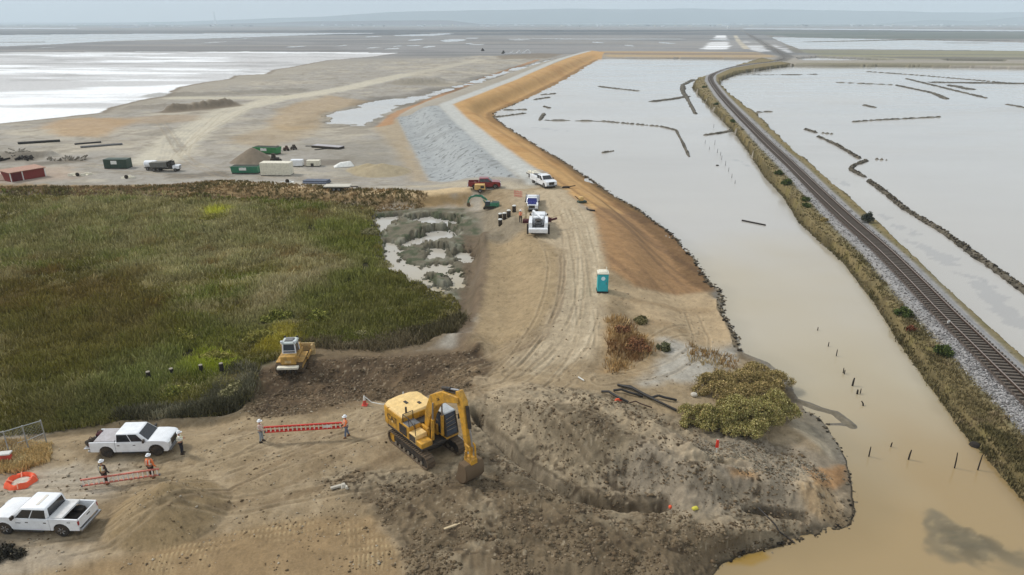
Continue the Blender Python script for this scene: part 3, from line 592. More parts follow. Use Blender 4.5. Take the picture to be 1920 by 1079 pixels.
STEELW = mat('worn_steel', (150,140,124), .5, .4, .4); ORG = mat('orange_fabric', (240,96,58), .7, 0, .08); GALV = mat('galvanised_steel', (166,170,170), .45, .6, .1)
CREAM = mat('cream_paint', (226,220,200), .55, 0, .15); PIPE = mat('black_pipe', (26,25,24), .5, 0, .1); TIMBER = mat('pale_timber', (206,186,150), .85, 0, .2)
TARP = mat('white_sheeting', (226,226,220), .7, 0, .15)

def wheel(parent, x, y, r=.42, wd=.27, rim=CHROME, name='wheel'):
    sgn = 1 if y > 0 else -1
    t = MB().lathe([(r*.62,-wd/2),(r*.93,-wd/2),(r,-wd*.34),(r,wd*.34),(r*.93,wd/2),(r*.62,wd/2)], ax='y', n=24).build(name, BLACK, parent, smooth=True, loc=(x, y, r))
    h = MB().lathe([(r*.6,-.02),(r*.62,sgn*wd*.46),(r*.52,sgn*wd*.5),(r*.48,sgn*wd*.3),(r*.2,sgn*wd*.34),(r*.16,sgn*wd*.46),(.01,sgn*wd*.46)], ax='y', n=20)
    for k in range(6):
        a = k * math.pi / 3; h.cyl((math.cos(a)*r*.15, sgn*wd*.42, math.sin(a)*r*.15), (math.cos(a)*r*.54, sgn*wd*.44, math.sin(a)*r*.54), .035, .035, 6)
    h.build('rim', rim, t, smooth=True); return t
def arc(cx, cz, r, a0, a1, n=9): return [(cx + r*math.cos(R(a0+(a1-a0)*i/(n-1))), cz + r*math.sin(R(a0+(a1-a0)*i/(n-1)))) for i in range(n)]
def cab_front(t, paint_, off=0, wid=1.0, hood=True, glass=GLASS, name='body', cb=-1.02, rimdark=False):
    W = wid
    prof = [(cb,.44),(cb,1.3),(1.3,1.3),(1.5,1.35),(2.2,1.34),(2.7,1.28),(2.88,1.18),(2.95,.95),(2.93,.55),(2.8,.42),(2.46,.42)] + arc(1.97,.45,.54,0,180) + [(1.4,.42)]
    MB().prism(prof, -W, W).build(name, paint_, t, bevel=.085)
    b4 = [(cb+.02,-W*.975,1.28),(1.5,-W*.975,1.28),(1.5,W*.975,1.28),(cb+.02,W*.975,1.28)]
    t4 = [(cb+.1,-W*.84,1.98),(.72,-W*.84,1.98),(.72,W*.84,1.98),(cb+.1,W*.84,1.98)]
    MB().hexa(b4, t4).build('cab', paint_, t, bevel=.1)
    sides = {'r': (b4[0], b4[1], t4[1], t4[0]), 'l': (b4[2], b4[3], t4[3], t4[2]), 'f': (b4[1], b4[2], t4[2], t4[1]), 'b': (b4[3], b4[0], t4[0], t4[3])}
    MB().panel(sides['f'], .06, .94, .1, .9, .008).build('windshield', glass, t)
    MB().panel(sides['b'], .1, .9, .12, .86, .008).build('rear_window', GLASS, t)
    MB().panel(sides['r'], .05, .47, .06, .84, .008).build('side_window', GLASS, t); MB().panel(sides['r'], .5, .86, .06, .84, .008).build('side_window', GLASS, t)
    MB().panel(sides['l'], .53, .95, .06, .84, .008).build('side_window', GLASS, t); MB().panel(sides['l'], .14, .5, .06, .84, .008).build('side_window', GLASS, t)
    for s in (-1, 1):
        for x0, x1 in (((-.95,.2),(.23,1.36)) if cb < -.7 else ((-.55,.4),(.43,1.4))):
            d = MB().box(x0, x1, s*W-.01, s*W+.012, .55, 1.2).build('door', paint_, t, bevel=.01)
            MB().box(x0+.08, x0+.26, s*(W+.012)-.02, s*(W+.012)+.02, 1.0, 1.05).build('handle', DARK, d)
        m_ = MB().box(1.12, 1.26, s*W + (0 if s>0 else -.24), s*W + (.24 if s>0 else 0), 1.3, 1.54).build('mirror', DARK, t, bevel=.02)
        MB().prism(arc(1.97,.45,.59,6,174)+arc(1.97,.45,.52,174,6), s*W-.03, s*W+.02).build('wheel_arch', BLACK if rimdark else paint_, t)
        MB().box(2.76, 2.965, s*W*.72-.2, s*W*.72+.2, .98, 1.16).build('headlight', LAMP, t, bevel=.02)
        MB().box(-.6, 1.35, s*W-.05+s*.05, s*W+.05+s*.05, .36, .44).build('side_step', DARK, t)
    MB().box(2.84, 2.97, -W*.5, W*.5, .68, 1.15).build('grille', DARK, t, bevel=.015)
    MB().box(2.8, 3.06, -W*.96, W*.96, .42, .62).build('front_bumper', GREY if paint_ is WHITE else CHROME, t, bevel=.04)
    MB().box(-2.6, 2.6, -.5, .5, .3, .5).build('chassis', DARK, t)
def bed(t, paint_, open_gate=False):
    for s in (-1, 1):
        prof = [(-2.92,.5),(-2.92,1.32),(-1.05,1.32),(-1.05,.44),(-1.2,.44)] + arc(-1.75,.45,.54,2,178) + [(-2.3,.48)]
        MB().prism(prof, s*.9, s*1.0).build('bed_side', paint_, t, bevel=.025)
        MB().box(-2.95, -2.9, s*.93-.06, s*.93+.075, .92, 1.2).build('tail_light', RED, t, bevel=.01)
        MB().box(-2.2, -1.3, s*.66-.22, s*.66+.22, .73, .95).build('wheel_well', DARK, t, bevel=.05)
    MB().box(-2.9, -1.05, -.9, .9, .66, .72).box(-1.1, -1.05, -.9, .9, .66, 1.3).build('bed_floor', DARK if not open_gate else DARK, t)
    if open_gate: MB().box(-3.45, -2.93, -.88, .88, .68, .76).build('tailgate', CHROME, t, bevel=.015)
    else:
        g = MB().box(-2.96, -2.88, -.89, .89, .68, 1.31).build('tailgate', paint_, t, bevel=.02); MB().box(-2.975, -2.95, -.15, .15, 1.05, 1.12).build('handle', DARK, g)
    MB().box(-3.12, -2.93, -.98, .98, .45, .62).build('rear_bumper', CHROME, t, bevel=.03)
def pickup(loc, heading, label, paint_=WHITE, scale=1, rim=CHROME, group=None, open_gate=False, cover=None, name='pickup_truck'):
    t = E(name, loc, heading, label, 'pickup truck', group, scale)
    cab_front(t, paint_, rimdark=rim is DARK); bed(t, paint_, open_gate)
    for x in (-1.75, 1.97):
        for y in (-.87, .87): wheel(t, x, y, .455, .29, rim=rim)
    if cover == 'half': # folded cover behind the cab
        MB().box(-1.75, -1.07, -.92, .92, 1.31, 1.37).box(-1.9,-1.75,-.92,.92,1.26,1.39).build('bed_cover', mat('bed_cover_vinyl',(214,214,212),.6,0,.2), t, bevel=.01)
        MB().box(-.25,-.08,-.5,.5,1.98,2.0).build('roof_strip', mat('roof_strip',(214,208,196),.5), t)
    if cover == 'full': MB().box(-2.6, -1.07, -.9, .9, 1.31, 1.37).build('bed_cover', mat('grey_bed_cover',(176,172,174),.5,0,.2), t, bevel=.012)
    return t
def text(name, body, size, m, parent, loc, rot, ext=.004):
    cu = bpy.data.curves.new(name, 'FONT'); cu.body = body; cu.size = size; cu.extrude = ext; cu.align_x = 'CENTER'; cu.align_y = 'CENTER'
    tmp = bpy.data.objects.new(name, cu); col.objects.link(tmp); dg = bpy.context.evaluated_depsgraph_get()
    me = bpy.data.meshes.new_from_object(tmp.evaluated_get(dg)); bpy.data.objects.remove(tmp)
    me.materials.clear(); me.materials.append(m); o = bpy.data.objects.new(name, me); col.objects.link(o); o.parent = parent; o.location = loc; o.rotation_euler = rot; return o

# ------------------------------------------------------------------ people
bmesh = __import__('bmesh')
SKIN = mat('skin', (176,128,100), .6); HAIR = mat('dark_hair', (40,30,24), .8)
def skinned(name, verts, edges, m, parent, sub=1):
    bm = bmesh.new(); ly = bm.verts.layers.skin.verify(); vs = []
    for i, (p, r) in enumerate(verts):
        v = bm.verts.new(p); v[ly].radius = (r, r) if not isinstance(r, tuple) else r; v[ly].use_root = (i == 0); vs.append(v)
    for a, b in edges: bm.edges.new((vs[a], vs[b]))
    me = bpy.data.meshes.new(name); bm.to_mesh(me); bm.free(); me.materials.append(m)
    o = bpy.data.objects.new(name, me); col.objects.link(o); o.parent = parent
    k = o.modifiers.new('skin', 'SKIN'); k.use_smooth_shade = True
    s = o.modifiers.new('sub', 'SUBSURF'); s.levels = sub; s.render_levels = sub
    return o
def person(loc, heading, label, shirt, vest, pants, hands, stride=.0, helmet=WHITE, boots=BLACK, group=None, look=0, strap=None):
    t = E('person', loc, heading, label, 'person', group)
    V = []; Ed = []
    def add(p, r, par=None):
        V.append((p, r)); i = len(V) - 1
        if par is not None: Ed.append((par, i))
        return i
    pel = add((0,0,.96), (.15,.11)); wst = add((0,0,1.1), (.14,.10), pel); ch = add((.01,0,1.3), (.17,.12), wst); nk = add((.0,0,1.48), (.06,.06), ch)
    nk2 = add((.01,0,1.55), (.055,.055), nk); hd = add((.025,0,1.63), (.085,.075), nk2); hd2 = add((.03,0,1.72), (.09,.078), hd); add((.02,0,1.77), (.06,.06), hd2)
    add((.125,0,1.655), .016, hd)
    legs = []
    for s in (-1, 1):
        fx = stride * s; hp = add((0,.1*s,.9), .095, pel); kn = add((fx*.5+.03,.12*s,.49), .06, hp); an = add((fx,.13*s,.09), .042, kn); add((fx+.14,.14*s,.04), .035, an); legs.append((hp, kn, an))
        sh = add((0,.19*s,1.42), .06, ch); hx, hy, hz = hands[0 if s < 0 else 1]
        ex, ey, ez = (hx*.42-.06, .23*s*.6+hy*.4, 1.42*.48+hz*.52-.08); el = add((ex,ey,ez), .043, sh); wr = add((hx-(hx-ex)*.25, hy-(hy-ey)*.25, hz-(hz-ez)*.25), .03, el)
        pm = add((hx,hy,hz), (.04,.022), wr)
        for k in range(4):
            fo = (k - 1.5) * .02; f1 = add((hx+.045,hy+fo,hz-.012), .0095, pm); add((hx+.07+(.008 if k in (1,2) else 0),hy+fo,hz-.045), .008, f1)
        th = add((hx+.02,hy-.045*s,hz), .011, pm); add((hx+.045,hy-.06*s,hz-.02), .009, th)
        if s < 0: arm1 = (V[sh][0], V[el][0], V[wr][0])
        else: arm2 = (V[sh][0], V[el][0], V[wr][0])
    body = skinned('body', V, Ed, SKIN, t)
    sv = [((0,0,.98),(.175,.135)),((0,0,1.12),(.165,.125)),((.01,0,1.3),(.195,.145)),((0,0,1.46),(.09,.085))]; se = [(0,1),(1,2),(2,3)]
    for arm in (arm1, arm2):
        n = len(sv); sv += [(arm[0],.078),(arm[1],.062),(arm[2],.048)]; se += [(2,n),(n,n+1),(n+1,n+2)]
    skinned('shirt', sv, se, shirt, t)
    pv = [((0,0,1.0),(.175,.13))]; pe = []
    for hp, kn, an in legs:
        n = len(pv); pv += [(V[hp][0],.115),(V[kn][0],.082),((V[an][0][0],V[an][0][1],V[an][0][2]+.04),.066)]; pe += [(0,n),(n,n+1),(n+1,n+2)]
        MB().add([],[]).hexa([(V[an][0][0]-.09,V[an][0][1]-.055,0),(V[an][0][0]+.2,V[an][0][1]-.05,0),(V[an][0][0]+.2,V[an][0][1]+.05,0),(V[an][0][0]-.09,V[an][0][1]+.055,0)],
            [(V[an][0][0]-.07,V[an][0][1]-.05,.16),(V[an][0][0]+.07,V[an][0][1]-.045,.13),(V[an][0][0]+.07,V[an][0][1]+.045,.13),(V[an][0][0]-.07,V[an][0][1]+.05,.16)]).build('boot', boots, t, bevel=.02)
    skinned('trousers', pv, pe, pants, t)
    if vest:
        vo = skinned('safety_vest', [((0,0,1.0),(.19,.15)),((0,0,1.14),(.18,.14)),((.01,0,1.32),(.215,.16)),((0,0,1.44),(.13,.10))], [(0,1),(1,2),(2,3)], vest, t)
        st = strap or CREAM
        MB().slab([(.155*math.cos(a*.524), .205*math.sin(a*.524)) for a in range(12)], 1.1, 1.15).build('reflective_band', st, vo)
        for s in (-1,1): MB().box(-.2,.2,s*.1-.025,s*.1+.025,1.15,1.44,.09,0).build('reflective_strap', st, vo)
    hh = MB().lathe([(.128,0),(.165,.0),(.165,.012),(.125,.02),(.12,.07),(.095,.12),(.05,.145),(.004,.15)], n=18); hh.box(.1,.2,-.08,.08,0,.014)
    hh.build('hard_hat', helmet, t, smooth=True, loc=(.03,0,1.72))
    MB().lathe([(.06,-.1),(.088,-.04),(.092,.02),(.07,.03)], n=12).build('hair', HAIR, t, smooth=True, loc=(.005,0,1.72))
    for s in (-1,1): MB().lathe([(.003,-.012),(.012,-.006),(.012,.006),(.003,.012)], n=8).build('eye', DARK, t, loc=(.108,.03*s,1.69))
    return t
# ------------------------------------------------------------------ pickups in the foreground
def off(v, dx=0, dy=0, dz=0): 
    x, y = v.x + dx, v.y + dy; return Vector((x, y, max(float(Hz(x, y)), 0) + dz))
pA = off(at(72, 1004), 0, .85, .02)
A_ = pickup(pA, 177, 'white crew cab pickup with open bed and folded cover, bottom left', cover='half', scale=.92)
for yy in (1.03,-1.03):
    text('lettering', '4X4', .13, GREY, A_, (-2.35, yy, 1.12), (R(90), 0, R(180 if yy > 0 else 0))); text('lettering', 'EXPRESS', .09, GREY, A_, (.95, yy, .98), (R(90), 0, R(180 if yy > 0 else 0)))
pB = off(at(246, 857), 0, .85, .02)
B_ = pickup(pB, 3, 'white pickup with lowered tailgate and black wheels beside the ladder crew', rim=DARK, open_gate=True, cover='full', scale=.9)
bx = E('tool_bag', pB + Matrix.Rotation(R(3), 3, 'Z') @ Vector((-2.5, .45, .68)), 10, 'dark red tool bags heaped on the lowered tailgate', 'tool bag')
MB().box(-.3,.3,-.28,.28,0,.5,.06,.06).build('bag', mat('maroon_canvas',(74,26,30),.8), bx, bevel=.05); MB().tube([(-.2,0,.5),(-.1,0,.68),(.1,0,.68),(.2,0,.5)], .025).build('strap', BLACK, bx)
bx = E('duffel_bag', pB + Matrix.Rotation(R(3), 3, 'Z') @ Vector((-2.85, -.2, .69)), 60, 'black duffel bag at the outer edge of the lowered tailgate', 'duffel bag')
MB().cyl((-.35,0,.2),(.35,0,.2),.2,.2,14).build('bag', BLACK, bx, bevel=.03); MB().tube([(-.15,0,.38),(0,0,.55),(.15,0,.38)], .02).build('strap', mat('maroon_canvas',()) , bx)

# ------------------------------------------------------------------ ladder crews
PINK = mat('faded_pink_shirt', (196,170,160), .8); JEAN = mat('blue_denim', (104,120,146), .85, 0, .2); NAVY = mat('navy_trousers', (34,36,46), .85); VESTY = mat('pale_lime_vest', (226,230,170), .7)
VESTO = mat('orange_vest', (232,92,44), .7); DSH = mat('dark_shirt', (58,46,42), .85); TANV = mat('faded_yellow_vest', (222,196,120), .7); BRN = mat('brown_trousers', (60,46,40), .85); ORS = mat('orange_shirt', (236,130,74), .8)
WSH = mat('white_shirt', (228,228,220), .8); TANB = mat('tan_boots', (120,84,54), .8); LPINK = mat('pale_pink_vest', (216,176,160), .7); LJEAN = mat('light_denim', (150,158,164), .85)
LRED = mat('red_fibreglass', (206,44,36), .45, 0, .15); LPK = mat('weathered_red_fibreglass', (206,120,104), .6, 0, .3); LAL = mat('aluminium_rung', (236,230,220), .6, 0, .05)
f1 = off(at(491, 829), 0, 0); f2 = off(at(651, 820), 0, 0)
hv = (f2 - f1); a1 = math.degrees(math.atan2(hv.y, hv.x))
person(f1, a1, 'worker in pale shirt, white hard hat and light jeans at left end of red ladder', PINK, LPINK, LJEAN, [(.36,-.12,.98),(.36,.12,1.0)], .06)
person(f2, a1 + 200, 'worker in orange shirt and blue jeans at right end of red ladder', ORS, VESTO, JEAN, [(.34,-.14,1.0),(.34,.14,1.0)], .16, boots=TANB)
def ladder(p0, p1, h, label, m, n, rungm, lab2=None):
    d = (p1 - p0); Ln = d.length; t = E('ladder', p0, math.degrees(math.atan2(d.y, d.x)), label, 'ladder', 'ladders carried by the crews'); pitch = -math.asin(d.z / Ln); t.rotation_euler = (0, pitch, math.atan2(d.y, d.x))
    for z in (0, h): MB().box(0, Ln, -.045, -.02, z-.045, z+.045).box(0,Ln,-.045,.045,z-.05,z-.035).box(0,Ln,-.045,.045,z+.035,z+.05).build('rail', m, t)
    for k in range(n):
        x = Ln * (k + .5) / n; MB().cyl((x, 0, .0), (x, 0, h), .05, .05, 8).build('rung', rungm, t)
    for x in (0.02, Ln-.02):
        MB().box(x-.05,x+.05,-.05,.05,-.06,.06).build('foot', GREY, t)
    return t, Ln
u_ = hv.normalized()
l1, Ln = ladder(f1 + u_ * .3 + Vector((0,-.05,.82)), f2 - u_ * .25 + Vector((0,-.05,.86)), .4, 'long bright red extension ladder carried between two workers', LRED, 18, CREAM)
MB().box(0, Ln*.98, .05, .075, .04, .13).box(0, Ln*.98, .05, .075, .27, .36).build('fly_rail', mat('dark_red_fibreglass',(170,36,30),.5), l1); MB().box(Ln*.76, Ln*.85, -.06, -.046, .1, .3).build('warning_label', TARP, l1)
g1 = off(at(199, 908)); g2 = off(at(286, 896)); hv = g2 - g1; a2 = math.degrees(math.atan2(hv.y, hv.x)); u_ = hv.normalized()
person(g1, 82, 'worker in dark shirt and faded yellow vest at left of the pale ladder', DSH, TANV, BRN, [(.2,-.3,.74),(.15,.3,.8)], .05, boots=TANB)
person(g2, 84, 'worker in bright orange vest and dark trousers at right of the pale ladder', ORS, VESTO, BRN, [(.2,-.3,.74),(.15,.3,.8)], .08, boots=TANB, strap=CREAM)
ladder(g1 - u_ * 1.2 + Vector((0,-.28,.28)), g2 + u_ * .62 + Vector((0,-.28,.34)), .44, 'faded pink red ladder with pale rungs held low between two workers', LPK, 16, LAL)
person(off(at(342, 851)), 20, 'worker in white shirt, lime vest and navy trousers in front of the pickup', WSH, VESTY, NAVY, [(.3,-.14,1.28),(.26,.18,1.18)], .02)

# ------------------------------------------------------------------ excavator
def chain(cx0, cx1, r, zc, y, w, n, m, name, parent):   # tracked belt as one mesh of shoes
    b = MB(); Lr = cx1 - cx0; per = 2 * Lr + 2 * math.pi * r; st = per / n
    for k in range(n):
        s = k * st
        if s < Lr: p = (cx0 + s, zc + r); a = 0
        elif s < Lr + math.pi * r: q = (s - Lr) / r; p = (cx1 + r * math.sin(q), zc + r * math.cos(q)); a = -q
        elif s < 2 * Lr + math.pi * r: p = (cx1 - (s - Lr - math.pi * r), zc - r); a = math.pi
        else: q = (s - 2 * Lr - math.pi * r) / r; p = (cx0 - r * math.sin(q), zc - r * math.cos(q)); a = math.pi - q
        b.M = Matrix.Translation((p[0], y, p[1])) @ Matrix.Rotation(-a, 4, 'Y')
        b.box(-st*.49, st*.49, -w/2, w/2, -.035, .03).box(st*.18, st*.3, -w/2, w/2, .03, .085)
    b.M = None; return b.build(name, m, parent)
def offset_prof(path, half):    # beam outline along a centreline with half widths
    l = []; r_ = []
    for i, (p, h) in enumerate(zip(path, half)):
        a = Vector(path[max(i-1,0)]); b = Vector(path[min(i+1,len(path)-1)]); d = (b-a).normalized(); n = Vector((-d.y, d.x)); p = Vector(p)
        l.append(tuple(p + n*h)); r_.append(tuple(p - n*h))
    return l + r_[::-1]
TRK = mat('muddy_track_steel', (98,84,68), .8, .2, .5, nscale=5); BKT = mat('earth_worn_bucket', (104,86,64), .75, .2, .6, nscale=4)
def excavator(loc, heading, label, P=YEL, T=YELT, scale=1, boom=None, stick=None, name='excavator', mirror=1, logo=None, cabm=DARK, cat='excavator'):
    t = E(name, loc, heading, label, cat, None, scale)
    for s in (-1, 1):
        tr = chain(-2.0, 2.0, .46, .5, s*1.3, .62, 46, TRK, 'track', t)
        MB().box(-1.9, 1.9, s*1.3-.2, s*1.3+.2, .25, .75).build('track_frame', DARK, tr, bevel=.05)
        for k in range(7): MB().cyl((-1.6+k*.53, s*1.3-.24, .2), (-1.6+k*.53, s*1.3+.24, .2), .14).build('roller', STEELW, tr)
        for x in (-2.0, 2.0): MB().cyl((x, s*1.3-.2, .5), (x, s*1.3+.2, .5), .36, .36, 20).build('sprocket', P if x < 0 else DARK, tr)
    MB().box(-1.1,1.1,-1.2,1.2,.45,.9).cyl((0,0,.9),(0,0,1.2),.85,.85,24).build('carbody', DARK, t)
    MB().box(-2.6, 1.75, -1.5, 1.5, 1.16, 1.34).build('deck', DARK, t, bevel=.03)
    cw = [(-2.5,-1.5),(-3.1,-1.42),(-3.4,-.95),(-3.5,0),(-3.4,.95),(-3.1,1.42),(-2.5,1.5)]
    c_ = MB().slab(cw, 1.18, 2.66).build('counterweight', P, t, bevel=.1)
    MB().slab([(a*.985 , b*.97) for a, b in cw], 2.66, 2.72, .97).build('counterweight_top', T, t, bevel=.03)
    h_ = MB().box(-2.5, -.65, -1.49, 1.49, 1.3, 2.62).build('engine_housing', P, t, bevel=.06)
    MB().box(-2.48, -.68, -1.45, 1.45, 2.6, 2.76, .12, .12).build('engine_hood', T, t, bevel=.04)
    MB().box(-2.3,-1.9,-.3,-.1,2.76,2.8).box(-1.6,-1.3,.4,.6,2.76,2.8).build('vent', DARK, h_)
    MB().box(-.64, .2, -1.49, -.5, 1.3, 2.3).build('fuel_tank', P, t, bevel=.05); MB().box(-.6,.16,-1.45,-.55,2.3,2.33).build('walkway', GREY, t)
    d_ = MB().box(-1.0, -.1, -1.515, -1.49, 1.45, 2.15).build('side_grille', BLACK, t); 
    for k in range(6): MB().box(-.95,-.15,-1.53,-1.51,1.52+k*.1,1.55+k*.1).build('louvre', DARK, d_)
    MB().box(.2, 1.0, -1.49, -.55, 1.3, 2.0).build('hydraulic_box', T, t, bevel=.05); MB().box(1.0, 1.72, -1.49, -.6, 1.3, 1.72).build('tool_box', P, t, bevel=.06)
    MB().box(.25,.95,-1.505,-1.485,1.4,1.9).build('box_door', BLACK, t)
    MB().cyl((-.9,-.95,2.7),(-.9,-.95,3.2),.07,.07).build('exhaust', DARK, t)
    hr = MB()
    for x in (-.6, .15, .9): hr.cyl((x,-1.42,1.9),(x,-1.42,2.95),.028,.028,6)
    hr.tube([(-.6,-1.42,2.95),(.15,-1.42,2.95),(.9,-1.42,2.6)],.028,6).tube([(-.6,-1.42,2.95),(-.6,-.6,2.95)],.028,6).cyl((-.6,-.6,2.3),(-.6,-.6,2.95),.028,.028,6).build('handrail', DARK, t)
    MB().box(-.6, .1, -.45, .4, 1.3, 2.2).build('pump_cover', DARK, t); MB().box(-.62,-.1,.45,1.49,1.3,2.4).build('rear_cab_box', P, t, bevel=.05)
    # cab
    MB().box(-.1, 1.8, .5, 1.5, 1.3, 1.5).build('cab_base', P, t, bevel=.03)
    lo = [(-.05,.52,1.5),(1.78,.52,1.5),(1.78,1.48,1.5),(-.05,1.48,1.5)]; hi = [(.0,.56,3.12),(1.5,.56,3.12),(1.5,1.44,3.12),(.0,1.44,3.12)]
    cb = MB().hexa(lo, hi).build('cab_glass', mat('cab_glass',(58,70,84),.06,0,.1,spec=.9), t)
    fr = MB(); 
    for a, b in zip(lo, hi): fr.cyl(a, b, .055, .055, 6)
    for q in (lo, hi):
        for i in range(4): fr.cyl(q[i], q[(i+1)%4], .05, .05, 6)
    fr.cyl((.75,1.49,1.5),(.75,1.45,3.1),.045,.045,6).cyl((1.7,.53,2.15),(1.7,1.47,2.15),.03,.03,6).build('cab_frame', BLACK, t)
    MB().box(-.05, 1.58, .5, 1.5, 3.12, 3.22, .06, .06).build('cab_roof', mat('grey_roof',(178,184,186),.5,0,.2), t, bevel=.04)
    MB().box(.5,.9,.85,1.2,1.9,2.6).build('seat', BLACK, t)
    g_ = MB()
    for k in range(5): g_.cyl((1.74-.0*k,.56,1.62+k*.3),(1.74-.05*k,1.44,1.62+k*.3),.018,.018,5)
    g_.build('front_guard', STEELW, t)
    # boom, stick and bucket
    bp_ = boom or [(.5,1.9),(.75,3.2),(1.45,4.5),(2.7,5.3),(4.3,5.75)]
    MB().prism(offset_prof(bp_, [.22,.34,.44,.38,.2]), -.28, .28).build('boom', P, t, bevel=.04)
    MB().cyl((.5,-.5,1.9),(.5,.42,1.9),.16).box(.1,.95,-.48,-.3,1.3,2.15).box(.1,.95,.3,.42,1.3,2.15).build('boom_foot', P, t)
    m0 = Vector(bp_[2]); 
    for s in (-1, 1):
        b0 = Vector((1.45, s*.42, 1.55)); b1 = Vector((m0.x+.12, s*.36, m0.y-.1)); mid = b0.lerp(b1, .55)
        c = MB().cyl(b0, mid, .12).build('boom_cylinder', P, t, smooth=True); MB().cyl(mid, b1, .06).build('rod', CHROME, c)
    for s in (-.12, .0, .12): MB().tube([(p[0]+.0, s, p[1]+.42) if i else (p[0]+.45, s, p[1]+.1) for i, p in enumerate(bp_[:4])] + [(bp_[4][0]-.3, s, bp_[4][1]+.28)], .035, 6).build('hydraulic_hose', BLACK, t)
    sk = stick or [(4.1,6.3),(4.35,5.7),(4.6,4.6),(4.95,2.35)]
    MB().prism(offset_prof(sk, [.16,.36,.3,.15]), -.2, .2).build('stick', P, t, bevel=.03)
    top = Vector(bp_[3]); p0 = Vector((top.x-.4,0,top.y+.42)); p1 = Vector((sk[0][0],0,sk[0][1])); mid = p0.lerp(p1,.5)
    c = MB().cyl(p0, mid, .13).build('stick_cylinder', DARK, t, smooth=True); MB().cyl(mid, p1, .07).build('rod', CHROME, c)
    d = (Vector(sk[3]) - Vector(sk[1])).normalized(); n = Vector((-d.y, d.x)); 
    if n.x < 0: n = -n
    if mirror < 0: n = n
    a = Vector(sk[1]) + d * .3 + n * .48; b = Vector(sk[3]) - d * .35 + n * .42
    p0 = Vector((a.x,0,a.y)); p1 = Vector((b.x,0,b.y)); mid = p0.lerp(p1,.55)
    c = MB().cyl(p0, mid, .12).build('bucket_cylinder', P if name!='excavator' else DARK, t, smooth=True); MB().cyl(mid, p1, .06).build('rod', CHROME, c)
    e = Vector(sk[3]); 
    lk = MB()
    for s in (-.22,.22):
        lk.cyl((e.x-d.x*.5, s, e.y-d.y*.5), (b.x+d.x*.05, s, b.y), .06).cyl((b.x, s, b.y), (e.x+.42, s, e.y-.55), .06).cyl((e.x,s,e.y),(e.x-.05,s,e.y-.55),.09)
    lk.box(e.x-.2,e.x+.55,-.26,.26,e.y-.85,e.y-.5).build('linkage', P, t, bevel=.02)
    ex, ez = e.x, e.y - .75; bs_ = .78
    prof = [(ex-.2,ez),(ex+.6,ez-.02),(ex+.85,ez-.5),(ex+.82,ez-1.2),(ex+.45,ez-1.75),(ex-.15,ez-1.98),(ex-.75,ez-1.85),(ex-.7,ez-1.78),(ex-.15,ez-1.86),(ex+.38,ez-1.66),(ex+.72,ez-1.15),(ex+.75,ez-.5),(ex+.5,ez-.12),(ex-.2,ez-.1)]
    sc_ = lambda pr: [(ex+(a_-ex)*bs_, ez+(b_-ez)*bs_) for a_, b_ in pr]
    prof = sc_(prof); bk = MB().prism(prof, -.7, .7)
    side = [(ex-.2,ez-.05),(ex+.6,ez-.05),(ex+.8,ez-.5),(ex+.78,ez-1.2),(ex+.42,ez-1.7),(ex-.15,ez-1.92),(ex-.74,ez-1.82),(ex-.4,ez-.9)]
    side = sc_(side); bk.prism(side,-.74,-.7).prism(side,.7,.74); bo = bk.build('bucket', BKT, t, bevel=.015)
    for k in range(5): MB().hexa([(ex-.56,-.64+k*.3,ez-1.46),(ex-.56,-.54+k*.3,ez-1.46),(ex-.56,-.54+k*.3,ez-1.38),(ex-.56,-.64+k*.3,ez-1.38)],[(ex-.78,-.61+k*.3,ez-1.43),(ex-.78,-.57+k*.3,ez-1.43),(ex-.78,-.57+k*.3,ez-1.39),(ex-.78,-.61+k*.3,ez-1.39)]).build('tooth', STEELW, bo)
    for k in range(0): MB().hexa([(ex-.72,-.68+k*.32,ez-1.86),(ex-.72,-.58+k*.32,ez-1.86),(ex-.72,-.58+k*.32,ez-1.76),(ex-.72,-.68+k*.32,ez-1.76)],[(ex-1.0,-.65+k*.32,ez-1.82),(ex-1.0,-.61+k*.32,ez-1.82),(ex-1.0,-.61+k*.32,ez-1.78),(ex-1.0,-.65+k*.32,ez-1.78)]).build('tooth', STEELW, bo)
    for s in (-1, 1): MB().box(1.5,1.62,s*.5-.1,s*.5+.1,0,.0001) if False else None
    MB().box(1.85,1.9,1.45,1.75,2.6,3.0).cyl((1.6,1.5,2.8),(1.87,1.6,2.8),.02,.02,5).build('mirror', BLACK, t)
    if logo:
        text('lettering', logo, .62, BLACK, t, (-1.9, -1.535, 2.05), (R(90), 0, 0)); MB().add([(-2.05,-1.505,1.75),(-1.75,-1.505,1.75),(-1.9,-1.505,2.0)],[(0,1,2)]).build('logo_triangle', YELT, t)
        text('lettering', '336', .26, BLACK, t, (2.1, -.29, 4.88), (R(90), R(-33), 0), .006)
    return t
exg = at(797, 850)
exg = off(at(800, 838), 0, 0, 0); exg.z -= .04
excavator(exg, -49, 'large yellow tracked excavator digging beside the dirt mound', logo='CAT')

